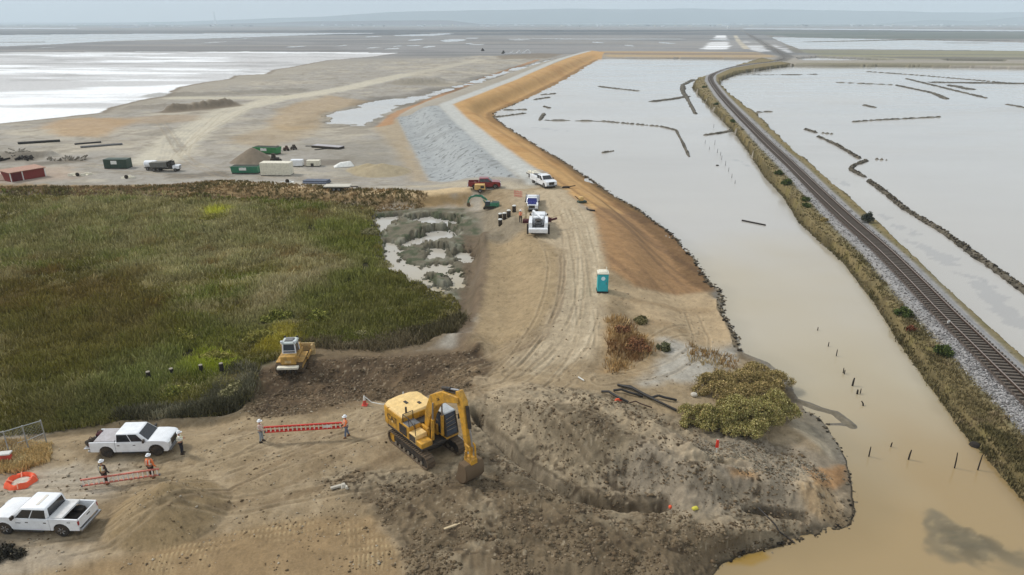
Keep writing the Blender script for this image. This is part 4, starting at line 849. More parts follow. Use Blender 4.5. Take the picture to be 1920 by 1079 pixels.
# ------------------------------------------------------------------ bulldozer seen from behind
YELD = mat('dusty_yellow_paint', (196,152,72), .6, 0, .7, dcol=(110,92,66)); YELE = mat('dusty_pale_yellow_paint', (214,184,128), .65, 0, .5, dcol=(120,100,72))
def dozer(loc, heading, label):
    t = E('bulldozer', loc, heading, label, 'bulldozer', None, .92)
    for s in (-1, 1):
        tr = chain(-1.35, 1.2, .4, .44, s*1.0, .55, 34, TRK, 'track', t); MB().box(-1.2,1.1,s*1.0-.16,s*1.0+.16,.2,.68).build('track_frame', YELD, tr, bevel=.04)
        MB().box(-1.3, 1.0, s*1.0-.3, s*1.0+.3, .92, 1.02).build('fender', YELD, t, bevel=.03)
        a = MB().box(.2, 2.0, s*1.35-.07, s*1.35+.07, .5, .8).build('push_arm', YELD, t, bevel=.02)
        MB().hexa([(1.8,s*1.3-.05,.55),(2.2,s*1.3-.05,.55),(2.2,s*1.62,.55),(1.9,s*1.5,.55)],[(1.75,s*1.3-.05,1.25),(2.1,s*1.3-.05,1.35),(2.1,s*1.62,1.35),(1.85,s*1.5,1.2)]).build('blade_wing', YELE, t, bevel=.03)
    MB().box(-1.5, 1.7, -.68, .68, .55, 1.25).box(.35,1.7,-.5,.5,1.25,1.75).build('hull', YELD, t, bevel=.06)
    MB().box(-1.75, -.85, -.72, .72, .95, 1.78).build('fuel_tank', YELD, t, bevel=.09)
    MB().box(-1.79,-1.74,-.3,.3,1.1,1.35).build('rear_panel', YELE, t, bevel=.01)
    MB().box(-2.25, -1.75, -1.0, 1.0, .62, .86).build('ripper_beam', CREAM, t, bevel=.04)
    for y in (-.75, -.25, .25, .75): MB().box(-2.22,-2.05,y-.06,y+.06,.2,.64).build('ripper_tooth', DARK, t)
    lo = [(-.95,-.62,1.75),(.42,-.62,1.55),(.42,.62,1.55),(-.95,.62,1.75)]; hi = [(-.85,-.55,2.72),(.25,-.55,2.72),(.25,.55,2.72),(-.85,.55,2.72)]
    MB().hexa(lo, hi).build('cab_glass', mat('cab_glass',()), t)
    fr = MB()
    for a, b in zip(lo, hi): fr.cyl(a, b, .06, .06, 6)
    fr.cyl(lo[0], lo[3], .06).cyl((-.93,-.6,2.0),(-.93,.6,2.0),.03).build('cab_frame', WHITE, t)
    MB().box(-1.0, .4, -.72, .72, 2.72, 2.9, .08, .08).build('roof', mat('dozer_roof',(206,214,210),.5,0,.2), t, bevel=.04)
    MB().box(-.75,.1,-.45,.45,2.9,3.02,.1,.1).build('air_conditioner', GREY, t, bevel=.03)
    for y in (-.6,.6):
        MB().box(-1.05,-.85,y-.12,y+.12,2.9,3.08).build('work_light', LAMP, t, bevel=.02); MB().box(.2,.35,y-.1,y+.1,2.9,3.05).build('work_light', BLACK, t, bevel=.02)
    bl = MB().prism([(2.0,.1),(2.12,.1),(2.25,.7),(2.15,1.4),(2.05,1.4),(2.12,.7)], -1.7, 1.7).build('blade', YELE, t)
    MB().cyl((.9,-.35,1.75),(.9,-.35,2.6),.06).build('exhaust', DARK, t)
    MB().box(-.3,.1,-.25,.25,1.6,2.3).build('seat', BLACK, t)
    return t
dz = at(547, 703); dozer(off(dz, -.2, 1.4, .03), 93, 'yellow bulldozer with white cab roof seen from behind at the marsh edge')
# ------------------------------------------------------------------ things near the foreground
def simple(name, px, py, head, label, cat, group=None, dz=0, scale=1):
    p = at(px, py); p.z += dz; return E(name, p, head, label, cat, group, scale)
# portable toilet
t = simple('portable_toilet', 1129, 546, -92, 'turquoise portable toilet with white roof beside the dirt road', 'portable toilet')
TQ = mat('turquoise_plastic', (40,170,176), .45, 0, .08, dcol=(70,150,150)); 
MB().box(-.62,.62,-.62,.62,0,.14).build('skid', DARK, t, bevel=.02); MB().box(-.56,.56,-.56,.56,.14,2.08).build('wall', TQ, t, bevel=.04)
d = MB().box(.565,.59,-.42,.42,.2,1.98).build('door', mat('turquoise_door', (46,178,190), .4, 0, .05), t, bevel=.012); MB().box(.59,.63,.3,.36,1.0,1.2).build('handle', GREY, d)
MB().lathe([(.01,0),(.22,0),(.22,.012),(.01,.012)], ax='x', c=(.592,0,1.62)).build('sign', mat('sign_white',(214,240,246),.4), t)
MB().slab([(-.62,-.62),(.62,-.62),(.62,.62),(-.62,.62)], 2.08, 2.22, .96).slab([(-.5,-.5),(.5,-.5),(.5,.5),(-.5,.5)],2.22,2.34,.8).build('roof', CREAM, t, bevel=.03)
for s in (-1,1):
    for k in range(3): MB().box(-.3,.3,s*.565-.012,s*.565+.012,1.7+k*.1,1.74+k*.1).build('vent', DARK, t)
MB().cyl((-.4,.4,2.2),(-.4,.4,2.6),.05).build('vent_pipe', CREAM, t)
# fence
fp = [at(-60, 866), at(20, 857), at(89, 835)]; zs = [1.95, 2.0, 2.0]
for k in range(2):
    a, b = fp[k], fp[k+1]; d = b - a; Ln = Vector((d.x, d.y)).length; slope = d.z / Ln
    t = E('chain_link_fence', a, math.degrees(math.atan2(d.y, d.x)), ['chain link fence panel running out of the left edge of the photo','chain link fence panel ending beside the marsh, the right one'][k], 'fence', 'fence panels at the marsh edge')
    h = 2.0
    for x in ([0] if k == 0 else [0, Ln/2, Ln]): MB().cyl((x,0,-.2),(x,0,h+.06+slope*x),.04).build('post', GALV, t)
    MB().cyl((0,0,h),(Ln,0,h+slope*Ln),.032).build('top_rail', GALV, t)
    if k: MB().cyl((Ln/2,0,h*.42+slope*Ln/2),(Ln,0,h*.5+slope*Ln),.026).cyl((Ln*.25,0,h*.42),(Ln/2,0,h*.42),.02).build('brace', GALV, t)
    m = MB(); s = .22
    for i in range(int((Ln + h) / s)):
        x0 = i * s
        for sg in (1, -1):
            pts = []
            for zz in (0.03, h):
                pts.append((x0 - zz, zz) if sg > 0 else (x0 - h + zz, zz))
            (xa, za), (xb, zb) = pts
            if xa > xb: xa, za, xb, zb = xb, zb, xa, za
            if xb <= 0 or xa >= Ln: continue
            if xa < 0: za += (zb - za) * (0 - xa) / (xb - xa); xa = 0
            if xb > Ln: zb = za + (zb - za) * (Ln - xa) / (xb - xa); xb = Ln
            m.cyl((xa,0,za+slope*xa),(xb,0,zb+slope*xb),.005,.005,3)
    m.build('wire_mesh', GALV, t)
# orange ring of fabric round a manhole
t = simple('manhole_barrier', 40, 905, 0, 'orange fabric barrier ring around a pale manhole, left edge', 'barrier', scale=.76)
nn = 44; vs = []; fs = []
for i in range(nn):
    a = 2*math.pi*i/nn; q = 1 + .05*math.sin(7*a)
    for r_, z_ in ((1.25,0),(1.12,.3+.05*math.sin(9*a)),(.98,.42+.06*math.sin(5*a)),(.84,.3),(.74,.02)): vs.append((r_*q*math.cos(a), r_*q*math.sin(a)*.92, z_ + .02*math.sin(17*a)))
for i in range(nn):
    for k in range(4): fs.append((i*5+k, ((i+1)%nn)*5+k, ((i+1)%nn)*5+k+1, i*5+k+1))
MB().add(vs, fs).build('fabric_ring', ORG, t, smooth=True)
MB().lathe([(.01,.03),(.7,.03),(.7,.1),(.4,.16),(.01,.17)]).build('manhole_cover', mat('pale_concrete',(196,190,176),.9,0,.3), t)
for a in (20,115,200,290): MB().tube([(1.2*math.cos(R(a)),1.1*math.sin(R(a)),.1),(.98*math.cos(R(a)),.9*math.sin(R(a)),.48),(.6*math.cos(R(a)),.55*math.sin(R(a)),.2)],.05,6).build('strap', mat('pale_orange',(250,170,140),.7), t)
# red and white barrel barrier at the left edge
t = simple('barricade', 14, 866, 10, 'small red barricade with white top at the foot of the fence post', 'barricade')
MB().box(-.35,.35,-.2,.2,0,.62,.05,.05).build('body', mat('red_plastic',(206,74,60),.5,0,.2), t, bevel=.04); MB().box(-.38,.38,-.23,.23,.62,.74).build('top', TARP, t, bevel=.03)
t = simple('plastic_pipe', 2, 868, 170, 'short orange red plastic pipe lying left of the barricade', 'pipe'); MB().cyl((0,0,.15),(1.6,0,.15),.09).build('pipe', mat('red_plastic',()), t)
# wooden stubs in the marsh
for k, (a, b, l_) in enumerate([(282,722,'leftmost of the four posts in the marsh'),(325,716,'second from the left, beside the dark gap'),(380,709,'third post from the left in the marsh'),(418,706,'rightmost of the four posts, nearest the bulldozer')]):
    t = simple('wooden_post', a, b, 0, 'short dark wooden post with pale top, ' + l_, 'post', 'cut posts in the marsh')
    MB().lathe([(.19,-.4),(.18,.6),(.17,1.25)], n=12).build('post', mat('dark_timber',(40,34,28),.9), t); MB().lathe([(.172,1.25),(.16,1.3),(.01,1.31)], n=12).build('cut_top', mat('grey_cut_wood',(148,140,126),.9), t)
# driftwood
t = simple('driftwood_log', 652, 649, 6, 'pale driftwood log lying at the marsh edge behind the bulldozer', 'log'); MB().cyl((-1.5,0,.12),(1.3,.1,.2),.12,.09,8).cyl((.6,.05,.2),(1.5,.35,.35),.06,.04,6).build('log', mat('bleached_wood',(206,190,160),.85), t)
# safety markers with rope behind the excavator
mk = []
for k, (a, b, l_) in enumerate([(684,760,'left end of the white rope'),(757,752,'behind the excavator hood')]):
    t = simple('safety_marker', a, b, 20*k, 'red and white marker cone at ' + l_, 'marker cone', 'markers holding the rope'); mk.append(t.location.copy())
    MB().box(-.22,.22,-.22,.22,0,.05).build('base', mat('red_plastic',()), t); MB().lathe([(.16,.05),(.1,.45)]).build('cone', mat('red_plastic',()), t, smooth=True); MB().lathe([(.1,.45),(.04,.85),(.01,.87)]).build('cone_tip', TARP, t, smooth=True)
p0, p1 = mk; t = E('rope', p0, 0, 'white rope slung from the marker cone towards the excavator', 'rope'); pe = at(775, 772) + Vector((0, 0, .25)) - p0
MB().tube([(0,0,.8),tuple(pe*.15+Vector((0,0,.3))),tuple(pe*.35+Vector((0,0,.2))),tuple(pe*.6+Vector((0,0,.25))),tuple(pe*.8+Vector((0,0,.1))),tuple(pe)],.035,6).build('rope_strand', TARP, t)
t = simple('hose', 858, 835, 0, 'white hose looping over the ground right of the excavator track', 'hose'); o_ = t.location; q_ = [at(a, b) - o_ + Vector((0,0,.08 + c)) for a, b, c in [(838,825,1.2),(850,828,.8),(868,833,.3),(873,842,0),(868,850,0),(880,852,0)]]
MB().tube([tuple(q) for q in q_], .03, 6).build('hose_tube', TARP, t)
# black pipes beside the shrub
for (a, b, c, d_, l_) in [(1158,724,1268,772,'longest black pipe, from the dry grass down to the shrub'),(1166,726,1225,750,'black pipe crossing just above the longest one'),(1128,737,1178,757,'black pipe nearest the mound, above the orange tape'),(1150,735,1205,746,'middle black pipe of the heap'),(1222,748,1268,753,'short black pipe pointing level towards the shrub'),(1180,758,1222,767,'thin rusty pipe at the lower edge of the heap')]:
    p0, p1 = at(a, b), at(c, d_); t = E('pipe', p0, 0, l_, 'pipe', 'pipes lying beside the shrub'); d = p1 - p0; thin = 'thin' in l_
    mid = d * .5; mid.z += .25; r_ = .05 if thin else .1
    MB().tube([(0,0,.12),tuple(d*.25+Vector((.05,.1,.3))),tuple(mid),tuple(d*.75+Vector((-.05,-.1,.25))),(d.x,d.y,d.z+.12)], r_, 10).build('pipe', mat('rusty_pipe',(72,52,42),.8) if thin else PIPE, t)
t = simple('marker_tape', 1160, 754, 15, 'scrap of orange tape on the lowest black pipe', 'tape'); MB().box(-.35,.35,-.08,.08,.1,.3,.1,.02).build('tape', ORG, t)
t = simple('white_stake', 1090, 713, 130, 'short white stake lying at the end of the dry grass', 'stake'); MB().cyl((-.3,0,.08),(.35,0,.14),.06).build('stake', TARP, t)
t = simple('boulder', 1301, 743, 0, 'pale boulder on the gravel above the shrub', 'boulder', scale=.6); MB().lathe([(.3,0),(.5,.15),(.42,.4),(.15,.5),(.01,.5)], n=9).build('rock', mat('pale_concrete',()), t, bevel=.06)
for a, b, m_, l_ in [(1343,851,'o','red orange survey stake on the gravel flat'),]:
    t = simple('survey_stake', a, b, 0, l_, 'stake'); MB().box(-.03,.03,-.02,.02,0,1.1).build('stake', TARP, t); MB().box(-.1,.1,-.03,.05,.45,1.05,.02,0).build('flag', mat('signal_red',(226,58,36),.6), t)
t = simple('yellow_sack', 1303, 955, 20, 'small yellow sack on the trench bank', 'sack'); MB().box(-.22,.22,-.15,.15,0,.18,.05,.05).build('sack', mat('yellow_plastic',(206,196,70),.6), t, bevel=.07)
t = simple('orange_cap', 1257, 949, 0, 'small orange cap at the right end of the long trench', 'pipe cap'); MB().lathe([(.11,0),(.11,.12),(.06,.17),(.01,.18)]).build('cap', ORG, t, smooth=True)
t = simple('concrete_rubble', 635, 915, 25, 'broken pale timber and rubble left of the bucket', 'rubble'); MB().box(-.5,.2,-.1,.1,.05,.2).box(.1,.5,-.3,.1,0,.3,.1,.1).box(.35,.55,-.5,-.2,.0,.25,.05,.05).build('rubble', mat('pale_concrete',()), t, bevel=.03)
t = simple('timber_offcut', 850, 988, 30, 'pale timber offcut in the dark churned soil', 'timber'); MB().box(-.6,.6,-.07,.07,.0,.12).build('timber', TIMBER, t, bevel=.01)
# thin dark hose running to the water
pts = [at(a, b) for a, b in [(1420,958),(1440,972),(1453,985),(1460,998),(1475,1008),(1490,1020)]]; t = E('drain_hose', pts[0], 0, 'thin dark hose running down the bank into the muddy water', 'hose')
MB().tube([tuple(p - pts[0] + Vector((0,0,.06))) for p in pts], .05, 6).build('hose_tube', DARK, t)
# stakes standing in the water
STK = [(1568,668,12,.2,0),(1598,724,14,.5,5),(1607,739,8,.5,0),(1620,762,7,.4,10),(1613,738,9,.15,0),(1583,702,8,.1,0),(1629,856,20,.13,4),(1670,838,9,.3,2),(1703,862,19,.35,2),(1790,878,30,.14,-3),(1833,882,28,.14,6),(1581,700,9,.08,3),(1533,620,6,.08,0),(1553,650,8,.08,0),
 (1345,287,7,.3,0),(1351,292,6,.2,0),(1353,300,7,.2,0),(1360,311,8,.25,0),(1366,322,7,.25,0),(1372,334,7,.25,0),(1378,345,6,.25,0),(1340,272,8,.15,0),(1330,281,5,.15,0),(1322,270,6,.15,0),(1338,240,6,.15,0)]
ORDN = 'first second third fourth fifth sixth seventh eighth ninth tenth eleventh twelfth thirteenth fourteenth'.split()
nearr = sorted([q for q in STK if q[1] > 600], key=lambda q: q[1]); farr = sorted([q for q in STK if q[1] <= 600], key=lambda q: q[1])
for k, (a, b, hp, th, ln) in enumerate(STK):
    on = ORDN[(nearr if b > 600 else farr).index(STK[k])]
    x, y = G(a, b, 0); s = FPX / (y * cp + CAM_H * sp); h = hp / s / .88; r_ = max(.045, th * .16)
    where = 'beside the shrub side of the pond' if b > 600 and a < 1640 else ('in the muddy foreground water' if b > 600 else 'in the pale water by the railway bank')
    size = 'thick' if th > .3 else 'thin'
    t = E('water_stake', (x, y, 0), 40 * k, '%s dark stake, %s from the far end of the %s' % (size, on, 'stakes in the muddy channel' if b > 600 else 'stake row in the pale pond'), 'stake', 'old stakes in the pond %s' % ('near' if b > 600 else 'far'))
    MB().cyl((0,0,-.4),(ln*.012,0,h*.55),r_*1.1,r_,7).cyl((ln*.012,0,h*.55),(ln*.03,.0,h),r_,r_*.7,7).build('stake', mat('dark_timber',()), t)
# the lettered labels above are shared only within each look-alike set
x, y = G(1413, 419, 0); x2, y2 = G(1436, 423, 0); x1, y1 = G(1392, 414, 0); t = E('floating_log', (x, y, 0), math.degrees(math.atan2(y2-y1, x2-x1)), 'dark log floating alone in the pond', 'log'); hl = math.hypot(x2-x1, y2-y1)/2; MB().cyl((-hl,0,.06),(hl,0,.1),.16,.12,9).build('log', mat('dark_timber',()), t)
# rocks breaking the surface
for a, b, s_, l_ in [(1828,836,.4,'dark clump floating near the railway bank'),(1345,311,.35,'dark rock in the pale pond west of the railway')]:
    x, y = G(a, b); t = E('rock', (x, y, -.05), 0, l_, 'rock'); MB().lathe([(s_,0),(s_*1.1,.1),(s_*.7,s_*.7),(.01,s_*.8)], n=7).build('rock', mat('dark_timber',()), t, bevel=.04)
# ------------------------------------------------------------------ vehicles and plant by the levee
REDP = mat('dark_red_paint', (132,26,32), .3, 0, .1, coat=.5)
v = at(905, 355); pickup(off(v, .3, .6), 2, 'dark red pickup parked on the levee path', REDP, .95)
t = simple('compressor_trailer', 900, 360, 3, 'tan tow-behind compressor parked in front of the dark red pickup', 'compressor')
MB().box(-.95,.95,-.6,.6,.45,1.35,.08,.05).build('housing', mat('tan_housing',(214,176,110),.5,0,.2), t, bevel=.08); MB().box(.1,.7,-.62,-.59,.75,1.15).build('grille', DARK, t); MB().box(.9,2.3,-.05,.05,.4,.5).cyl((2.2,0,0),(2.2,0,.45),.05).build('drawbar', GALV, t)
for y in (-.75,.75): wheel(t, 0, y, .34, .2)
def truck(px, py, head, label, kind, scale=1, glass=GLASS, name='service_truck', cat='truck', paint_=WHITE):
    t = E(name, at(px, py), head, label, cat, None, scale)
    if kind != 'dump': cab_front(t, paint_, glass=glass, wid=1.02)
    if kind == 'utility':
        for s in (-1,1):
            b = MB().box(-3.6,-.75,s*.85-.22,s*.85+.22,.6,1.5).build('tool_cabinet', paint_, t, bevel=.03)
            for k in range(3): MB().box(-3.5+k*.95,-2.65+k*.95,s*1.075-.01,s*1.075+.01,.95,1.42).build('door', paint_, b, bevel=.008)
        MB().box(-3.6,-.75,-.63,.63,.7,.78).build('deck', DARK, t)
        r_ = MB()
        for x in (-3.4,-2.1,-.9):
            for s in (-1,1): r_.cyl((x,s*.85,1.5),(x,s*.85,2.1),.03,.03,6)
            r_.cyl((x,-.85,2.1),(x,.85,2.1),.03,.03,6)
        for s in (-1,1): r_.cyl((-3.5,s*.85,2.1),(.3,s*.85,2.1),.03,.03,6)
        r_.build('ladder_rack', GALV, t); MB().box(-3.3,-1.2,-.5,.1,1.1,1.6).build('equipment', GREY, t, bevel=.05); MB().box(-3.75,-3.6,-1,1,.5,.7).build('rear_bumper', DARK, t)
        xs = (-2.4,1.97)
    elif kind == 'crane':
        MB().box(-4.4,-.75,-1.2,1.2,.7,.85).build('deck', GREY, t)
        for s in (-1,1):
            b = MB().box(-4.3,-.9,s*1.0-.22,s*1.0+.22,.75,1.75).build('tool_cabinet', paint_, t, bevel=.04); MB().box(-3.6,-1.0,s*1.23-.01,s*1.23+.01,.9,1.6).build('door', paint_, b, bevel=.01)
            MB().box(-4.1,-3.9,s*1.35-.12,s*1.35+.12,.2,1.5).build('outrigger', DARK, t, bevel=.02)
        MB().box(-5.0,-4.3,-1.22,1.22,.6,1.15).build('work_bumper', paint_, t, bevel=.06)
        c = MB().cyl((-2.9,0,.85),(-2.9,0,1.6),.42,.42,20).build('hose_reel', GREY, t, bevel=.02); MB().lathe([(.5,0),(.5,.06),(.2,.06),(.2,.5),(.5,.5),(.5,.56),(.01,.56)], c=(-2.9,0,1.25)).build('reel', DARK, c)
        MB().box(-2.1,-1.1,-.7,.7,.85,1.9).build('compressor', paint_, t, bevel=.06); MB().box(-1.9,-1.3,-.72,.72,1.4,1.7).build('grille', DARK, t)
        MB().cyl((-1.0,.7,1.7),(-1.0,.7,2.5),.16).build('crane_post', paint_, t); b = MB().cyl((-1.0,.7,2.5),(-3.9,-.5,2.2),.14,.1,8).build('crane_boom', paint_, t); MB().cyl((-3.9,-.5,2.2),(-3.9,-.5,1.7),.03).build('hook', DARK, b)
        MB().cyl((-1.2,-1.2,1.2),(-.6,-2.4,1.4),.14).box(-1.1,-.4,-1.7,-1.25,1.0,1.5).box(-1.5,-.6,1.3,2.1,.9,1.3).build('side_equipment', mat('maroon_canvas',()), t, bevel=.03); MB().cyl((-.7,-1.5,1.5),(-.1,-3.4,2.0),.05).build('pole', TIMBER, t)
        xs = (-3.0,1.97)
    elif kind == 'flatbed':
        MB().box(-5.2,-.75,-1.22,1.22,.95,1.08).build('flatbed', mat('grey_bed_cover',()), t, bevel=.02); MB().box(-.85,-.75,-1.1,1.1,1.08,2.0).build('headboard', paint_, t)
        for s in (-1,1): MB().box(-5.1,-.8,s*1.21-.03,s*1.21+.03,1.08,1.3).build('side_rail', DARK, t)
        MB().box(-.45,.6,-.85,.85,1.9,2.25,.15,.1).build('air_deflector', paint_, t, bevel=.08); MB().box(1.55,2.72,-.72,.72,1.33,1.375).build('hood_cover', glass, t, bevel=.01); xs = (-3.6,1.97)
    elif kind == 'tanker':
        MB().cyl((-4.6,0,1.75),(-.9,0,1.75),.95,.95,26).build('tank', paint_, t, bevel=.1); MB().box(-4.6,-.8,-.9,.9,.7,.9).build('deck', DARK, t); MB().box(-3.2,-2.6,-.25,.25,2.6,2.8).build('hatch', GREY, t); MB().box(-4.95,-4.6,-1,1,.6,1.3).build('pump_box', DARK, t); xs = (-3.5,1.97)
    elif kind == 'dump':
        MB().box(1.3,2.9,-1.05,1.05,.7,1.6).build('hood', paint_, t, bevel=.1); MB().box(.1,1.35,-1.1,1.1,.7,2.6,.1,.08).build('cab', DARK, t, bevel=.06)
        MB().box(.3,1.15,-1.12,-1.08,1.7,2.35).box(.3,1.15,1.08,1.12,1.7,2.35).build('side_window', GLASS, t); MB().box(2.88,2.96,-.6,.6,.8,1.5).build('grille', CHROME, t)
        MB().prism([(-4.2,1.15),(-4.5,2.4),(-.2,2.6),(.9,2.9),(.9,2.78),(-.05,2.45),(-.05,1.15)], -1.2, 1.2).build('dump_body', mat('dusty_grey_steel',(112,112,106),.7,.2,.3), t, bevel=.04)
        for k in range(6):
            for s in (-1,1): MB().box(-3.9+k*.7,-3.8+k*.7,s*1.22-.03,s*1.22+.03,1.2,2.4).build('body_rib', GREY, t)
        MB().box(-4.2,2.8,-.45,.45,.55,.85).build('chassis', DARK, t); xs = (-3.6,-2.5,1.97)
    for x in xs:
        for y in (-.9,.9): wheel(t, x, y, .45 if kind not in ('dump',) else .5, .3)
    return t
BLUE = mat('blue_windshield', (24,34,110), .1, 0, .05)
truck(1020, 348, -66, 'white utility truck with ladder rack at the end of the levee road', 'utility', .98)
truck(998, 390, -93, 'white flatbed truck with blue windshield facing the camera', 'flatbed', .9, glass=BLUE)
truck(1010, 426, 87, 'white service truck with small crane and open deck, seen from behind', 'crane', 1.05)
GRN = mat('green_paint', (48,128,98), .5, 0, .2); DGRN = mat('dark_green_paint', (30,62,50), .5, 0, .2)
excavator(off(at(918, 393), .1, .3), 172, 'small green tracked excavator at the edge of the mudflat', GRN, DGRN, .42, boom=[(.5,1.7),(1.6,3.6),(3.4,4.8),(5.6,4.9),(7.3,4.2)], stick=[(7.2,4.75),(7.5,4.2),(7.9,3.6),(8.3,2.9)], name='mini_excavator')
for k, (a, b, l_) in enumerate([(938,424,'nearest the mudflat bank, in front'),(938,413,'standing just behind the front one'),(946,412,'third from the left'),(954,407,'fourth along the row'),(964,398,'furthest back near the flatbed truck')]):
    t = simple('drum', a, b, 0, 'black drum with white lid, ' + l_, 'drum', 'drums along the bank'); MB().lathe([(.28,0),(.3,.03),(.28,.35),(.3,.38),(.28,.7),(.3,.95)], n=16).build('barrel', BLACK, t, smooth=True); MB().lathe([(.31,.95),(.31,1.02),(.25,1.08),(.01,1.1)], n=16).build('lid', TARP, t, smooth=True)
person(off(at(976, 417)), -100, 'worker in orange shirt and dark trousers beside the timber boards near the crane truck', ORS, VESTO, NAVY, [(.3,-.1,1.05),(.3,.1,1.05)], .05)
t = simple('timber_boards', 984, 419, 80, 'pale timber boards leaning together left of the crane truck', 'boards')
for k, (x, l_) in enumerate([(-.3,2.6),(.2,2.9),(.45,2.4)]): MB().hexa([(x,-.5+k*.3,0),(x+.06,-.5+k*.3,0),(x+.06,-.3+k*.3,0),(x,-.3+k*.3,0)],[(x,-.1-k*.2,l_),(x+.06,-.1-k*.2,l_),(x+.06,.1-k*.2,l_),(x,.1-k*.2,l_)]).build('board', TIMBER, t)
t = simple('mesh_barrier', 972, 370, -30, 'crumpled red mesh barrier behind the drums', 'barrier'); b_ = MB()
for k in range(8): b_.box(-.8+k*.2,-.74+k*.2,-.02+.05*(k%2),.02+.05*(k%2),0,1.1-.1*(k%3))
for z in (.2,.55,.9): b_.box(-.82,.72,-.01,.05,z,z+.06)
b_.build('mesh', mat('faded_red_mesh',(206,104,92),.8), t)
t = simple('plate_compactor', 1091, 380, 20, 'small tan and dark green compactor on the slope right of the road', 'compactor'); MB().box(-.7,.7,-.45,.45,0,.3).build('base_plate', DGRN, t, bevel=.08); MB().box(-.5,.2,-.35,.35,.3,.95).build('engine', mat('tan_housing',()), t, bevel=.1); MB().tube([(-.5,-.25,.5),(-1.2,-.2,1.1),(-1.2,.2,1.1),(-.5,.25,.5)],.04,6).build('handle', DARK, t)
t = simple('black_hose', 1105, 395, -50, 'short bent black hose below the compactor', 'hose'); MB().tube([(-.9,.4,.12),(-.4,0,.12),(.3,-.1,.14),(.9,.3,.12)],.12,8).build('hose_tube', PIPE, t)
t = simple('debris_bundle', 1064, 353, 15, 'dark bundle of scrap lying right of the utility truck', 'scrap'); MB().box(-1,.4,-.25,.25,0,.35,.2,.1).cyl((0,0,.2),(1.5,.2,.3),.08).build('scrap', BLACK, t, bevel=.05)

# ------------------------------------------------------------------ construction yard
SHR = mat('barn_red_siding', (126,42,38), .7, 0, .15, nscale=1); 
c0 = at(22, 342); c1 = at(87, 331)
t = E('shed', c0, math.degrees(math.atan2(c1.y-c0.y, c1.x-c0.x)), 'red shed with pale trim and sloping roof at the left edge', 'shed'); Ls = (c1-c0).length
sh = MB().box(0, Ls, .0, 3.2, 0, 1.75).build('wall', SHR, t)
for x in (.0, Ls*.34, Ls-.08): MB().box(x-.09,x+.09,-.05,.0,0,1.76).build('trim', TARP, t)
MB().hexa([(-.3,-.3,1.74),(Ls+.15,-.3,1.74),(Ls+.15,3.5,1.95),(-.3,3.5,1.95)],[(-.3,-.3,1.84),(Ls+.15,-.3,1.84),(Ls+.15,3.5,2.05),(-.3,3.5,2.05)]).build('roof', mat('pinkish_roof',(178,140,122),.8,0,.2), t)
MB().box(.3,Ls*.3,-.02,.02,0,1.5).build('door', mat('dark_red_door',(92,26,26),.7), t)
t = simple('sheeted_pile', 4, 338, 0, 'pinkish white sheeted stack left of the red shed', 'pile'); MB().box(-2.5,1.2,-.8,1.2,0,1.3,.5,.3).build('sheeting', mat('pinkish_sheeting',(206,176,160),.8), t, bevel=.15)
def container(px0, py0, px1, py1, h, dep, m, label, top=None, decal=True, name='shipping_container', roll=False, cat='container'):
    a, b = at(px0, py0), at(px1, py1); d = b - a; Ln = Vector((d.x, d.y)).length
    t = E(name, a, math.degrees(math.atan2(d.y, d.x)), label, cat)
    body = MB().box(0, Ln, 0, dep, .12, h) if not roll else MB().hexa([(.15,.35,.2),(Ln-.15,.35,.2),(Ln-.15,dep-.35,.2),(.15,dep-.35,.2)],[(0,0,h),(Ln,0,h),(Ln,dep,h),(0,dep,h)])
    body.build('body', m, t, bevel=.03)
    n = int(Ln / .45)
    for k in range(n + 1):
        x = .1 + (Ln-.2) * k / n
        if roll: MB().hexa([(x-.05,.30,.25),(x+.05,.30,.25),(x+.05,.37,.25),(x-.05,.37,.25)],[(x-.05,-.06,h),(x+.05,-.06,h),(x+.05,.03,h),(x-.05,.03,h)]).build('rib', m, t) if k % 2 == 0 else None
        else: MB().box(x-.08,x+.08,-.03,0,.25,h-.12).build('rib', m, t)
    if roll: MB().box(.1,Ln-.1,.12,dep-.12,h-.001,h+.02).build('load', mat('dark_load',(50,56,44),.9), t); MB().box(-.05,Ln+.05,-.08,.02,h-.1,h+.04).build('top_rail', m, t); MB().box(.1,Ln-.1,.35,dep-.35,0,.2).build('skid', DARK, t)
    else: MB().box(-.02,Ln+.02,-.02,dep+.02,h,h+.05).build('roof', top or m, t); MB().box(0,Ln,.0,dep,0,.12).build('skid', DARK, t)
    if decal: MB().box(Ln*.32,Ln*.58,-.045 if not roll else .02,-.035 if not roll else .05,h*.5,h*.88).build('sign', TARP, t)
    return t
container(196,317,239,317,1.9,2.2,DGRN,'dark green container with a white sign, left of the dump truck')
container(433,327,484,327,1.5,2.4,GRN,'green roll-off dumpster beside the white container',roll=True,name='dumpster',cat='dumpster')
container(475,289,519,291,1.6,2.4,mat('bright_green_paint',(52,134,78),.5,0,.15),'green roll-off dumpster behind the brown soil heap',roll=True,name='dumpster',cat='dumpster')
container(489,330,544,330,2.5,2.4,CREAM,'cream white shipping container in the middle of the yard',decal=False)
container(545,313,567,313,1.3,1.6,WHITE,'small white box trailer right of the cream container',decal=False,name='box_trailer',cat='trailer')
c_ = container(575,313,599,313,1.2,1.5,CREAM,'low white crate with a dark opening, right of the box trailer',decal=False,name='site_crate',cat='crate'); MB().box(.9,1.5,-.06,-.03,.1,.7).build('opening', DARK, c_)
truck(318, 321, 3, 'grey dump truck with ribbed body in the yard', 'dump', .78, name='dump_truck', cat='dump truck')
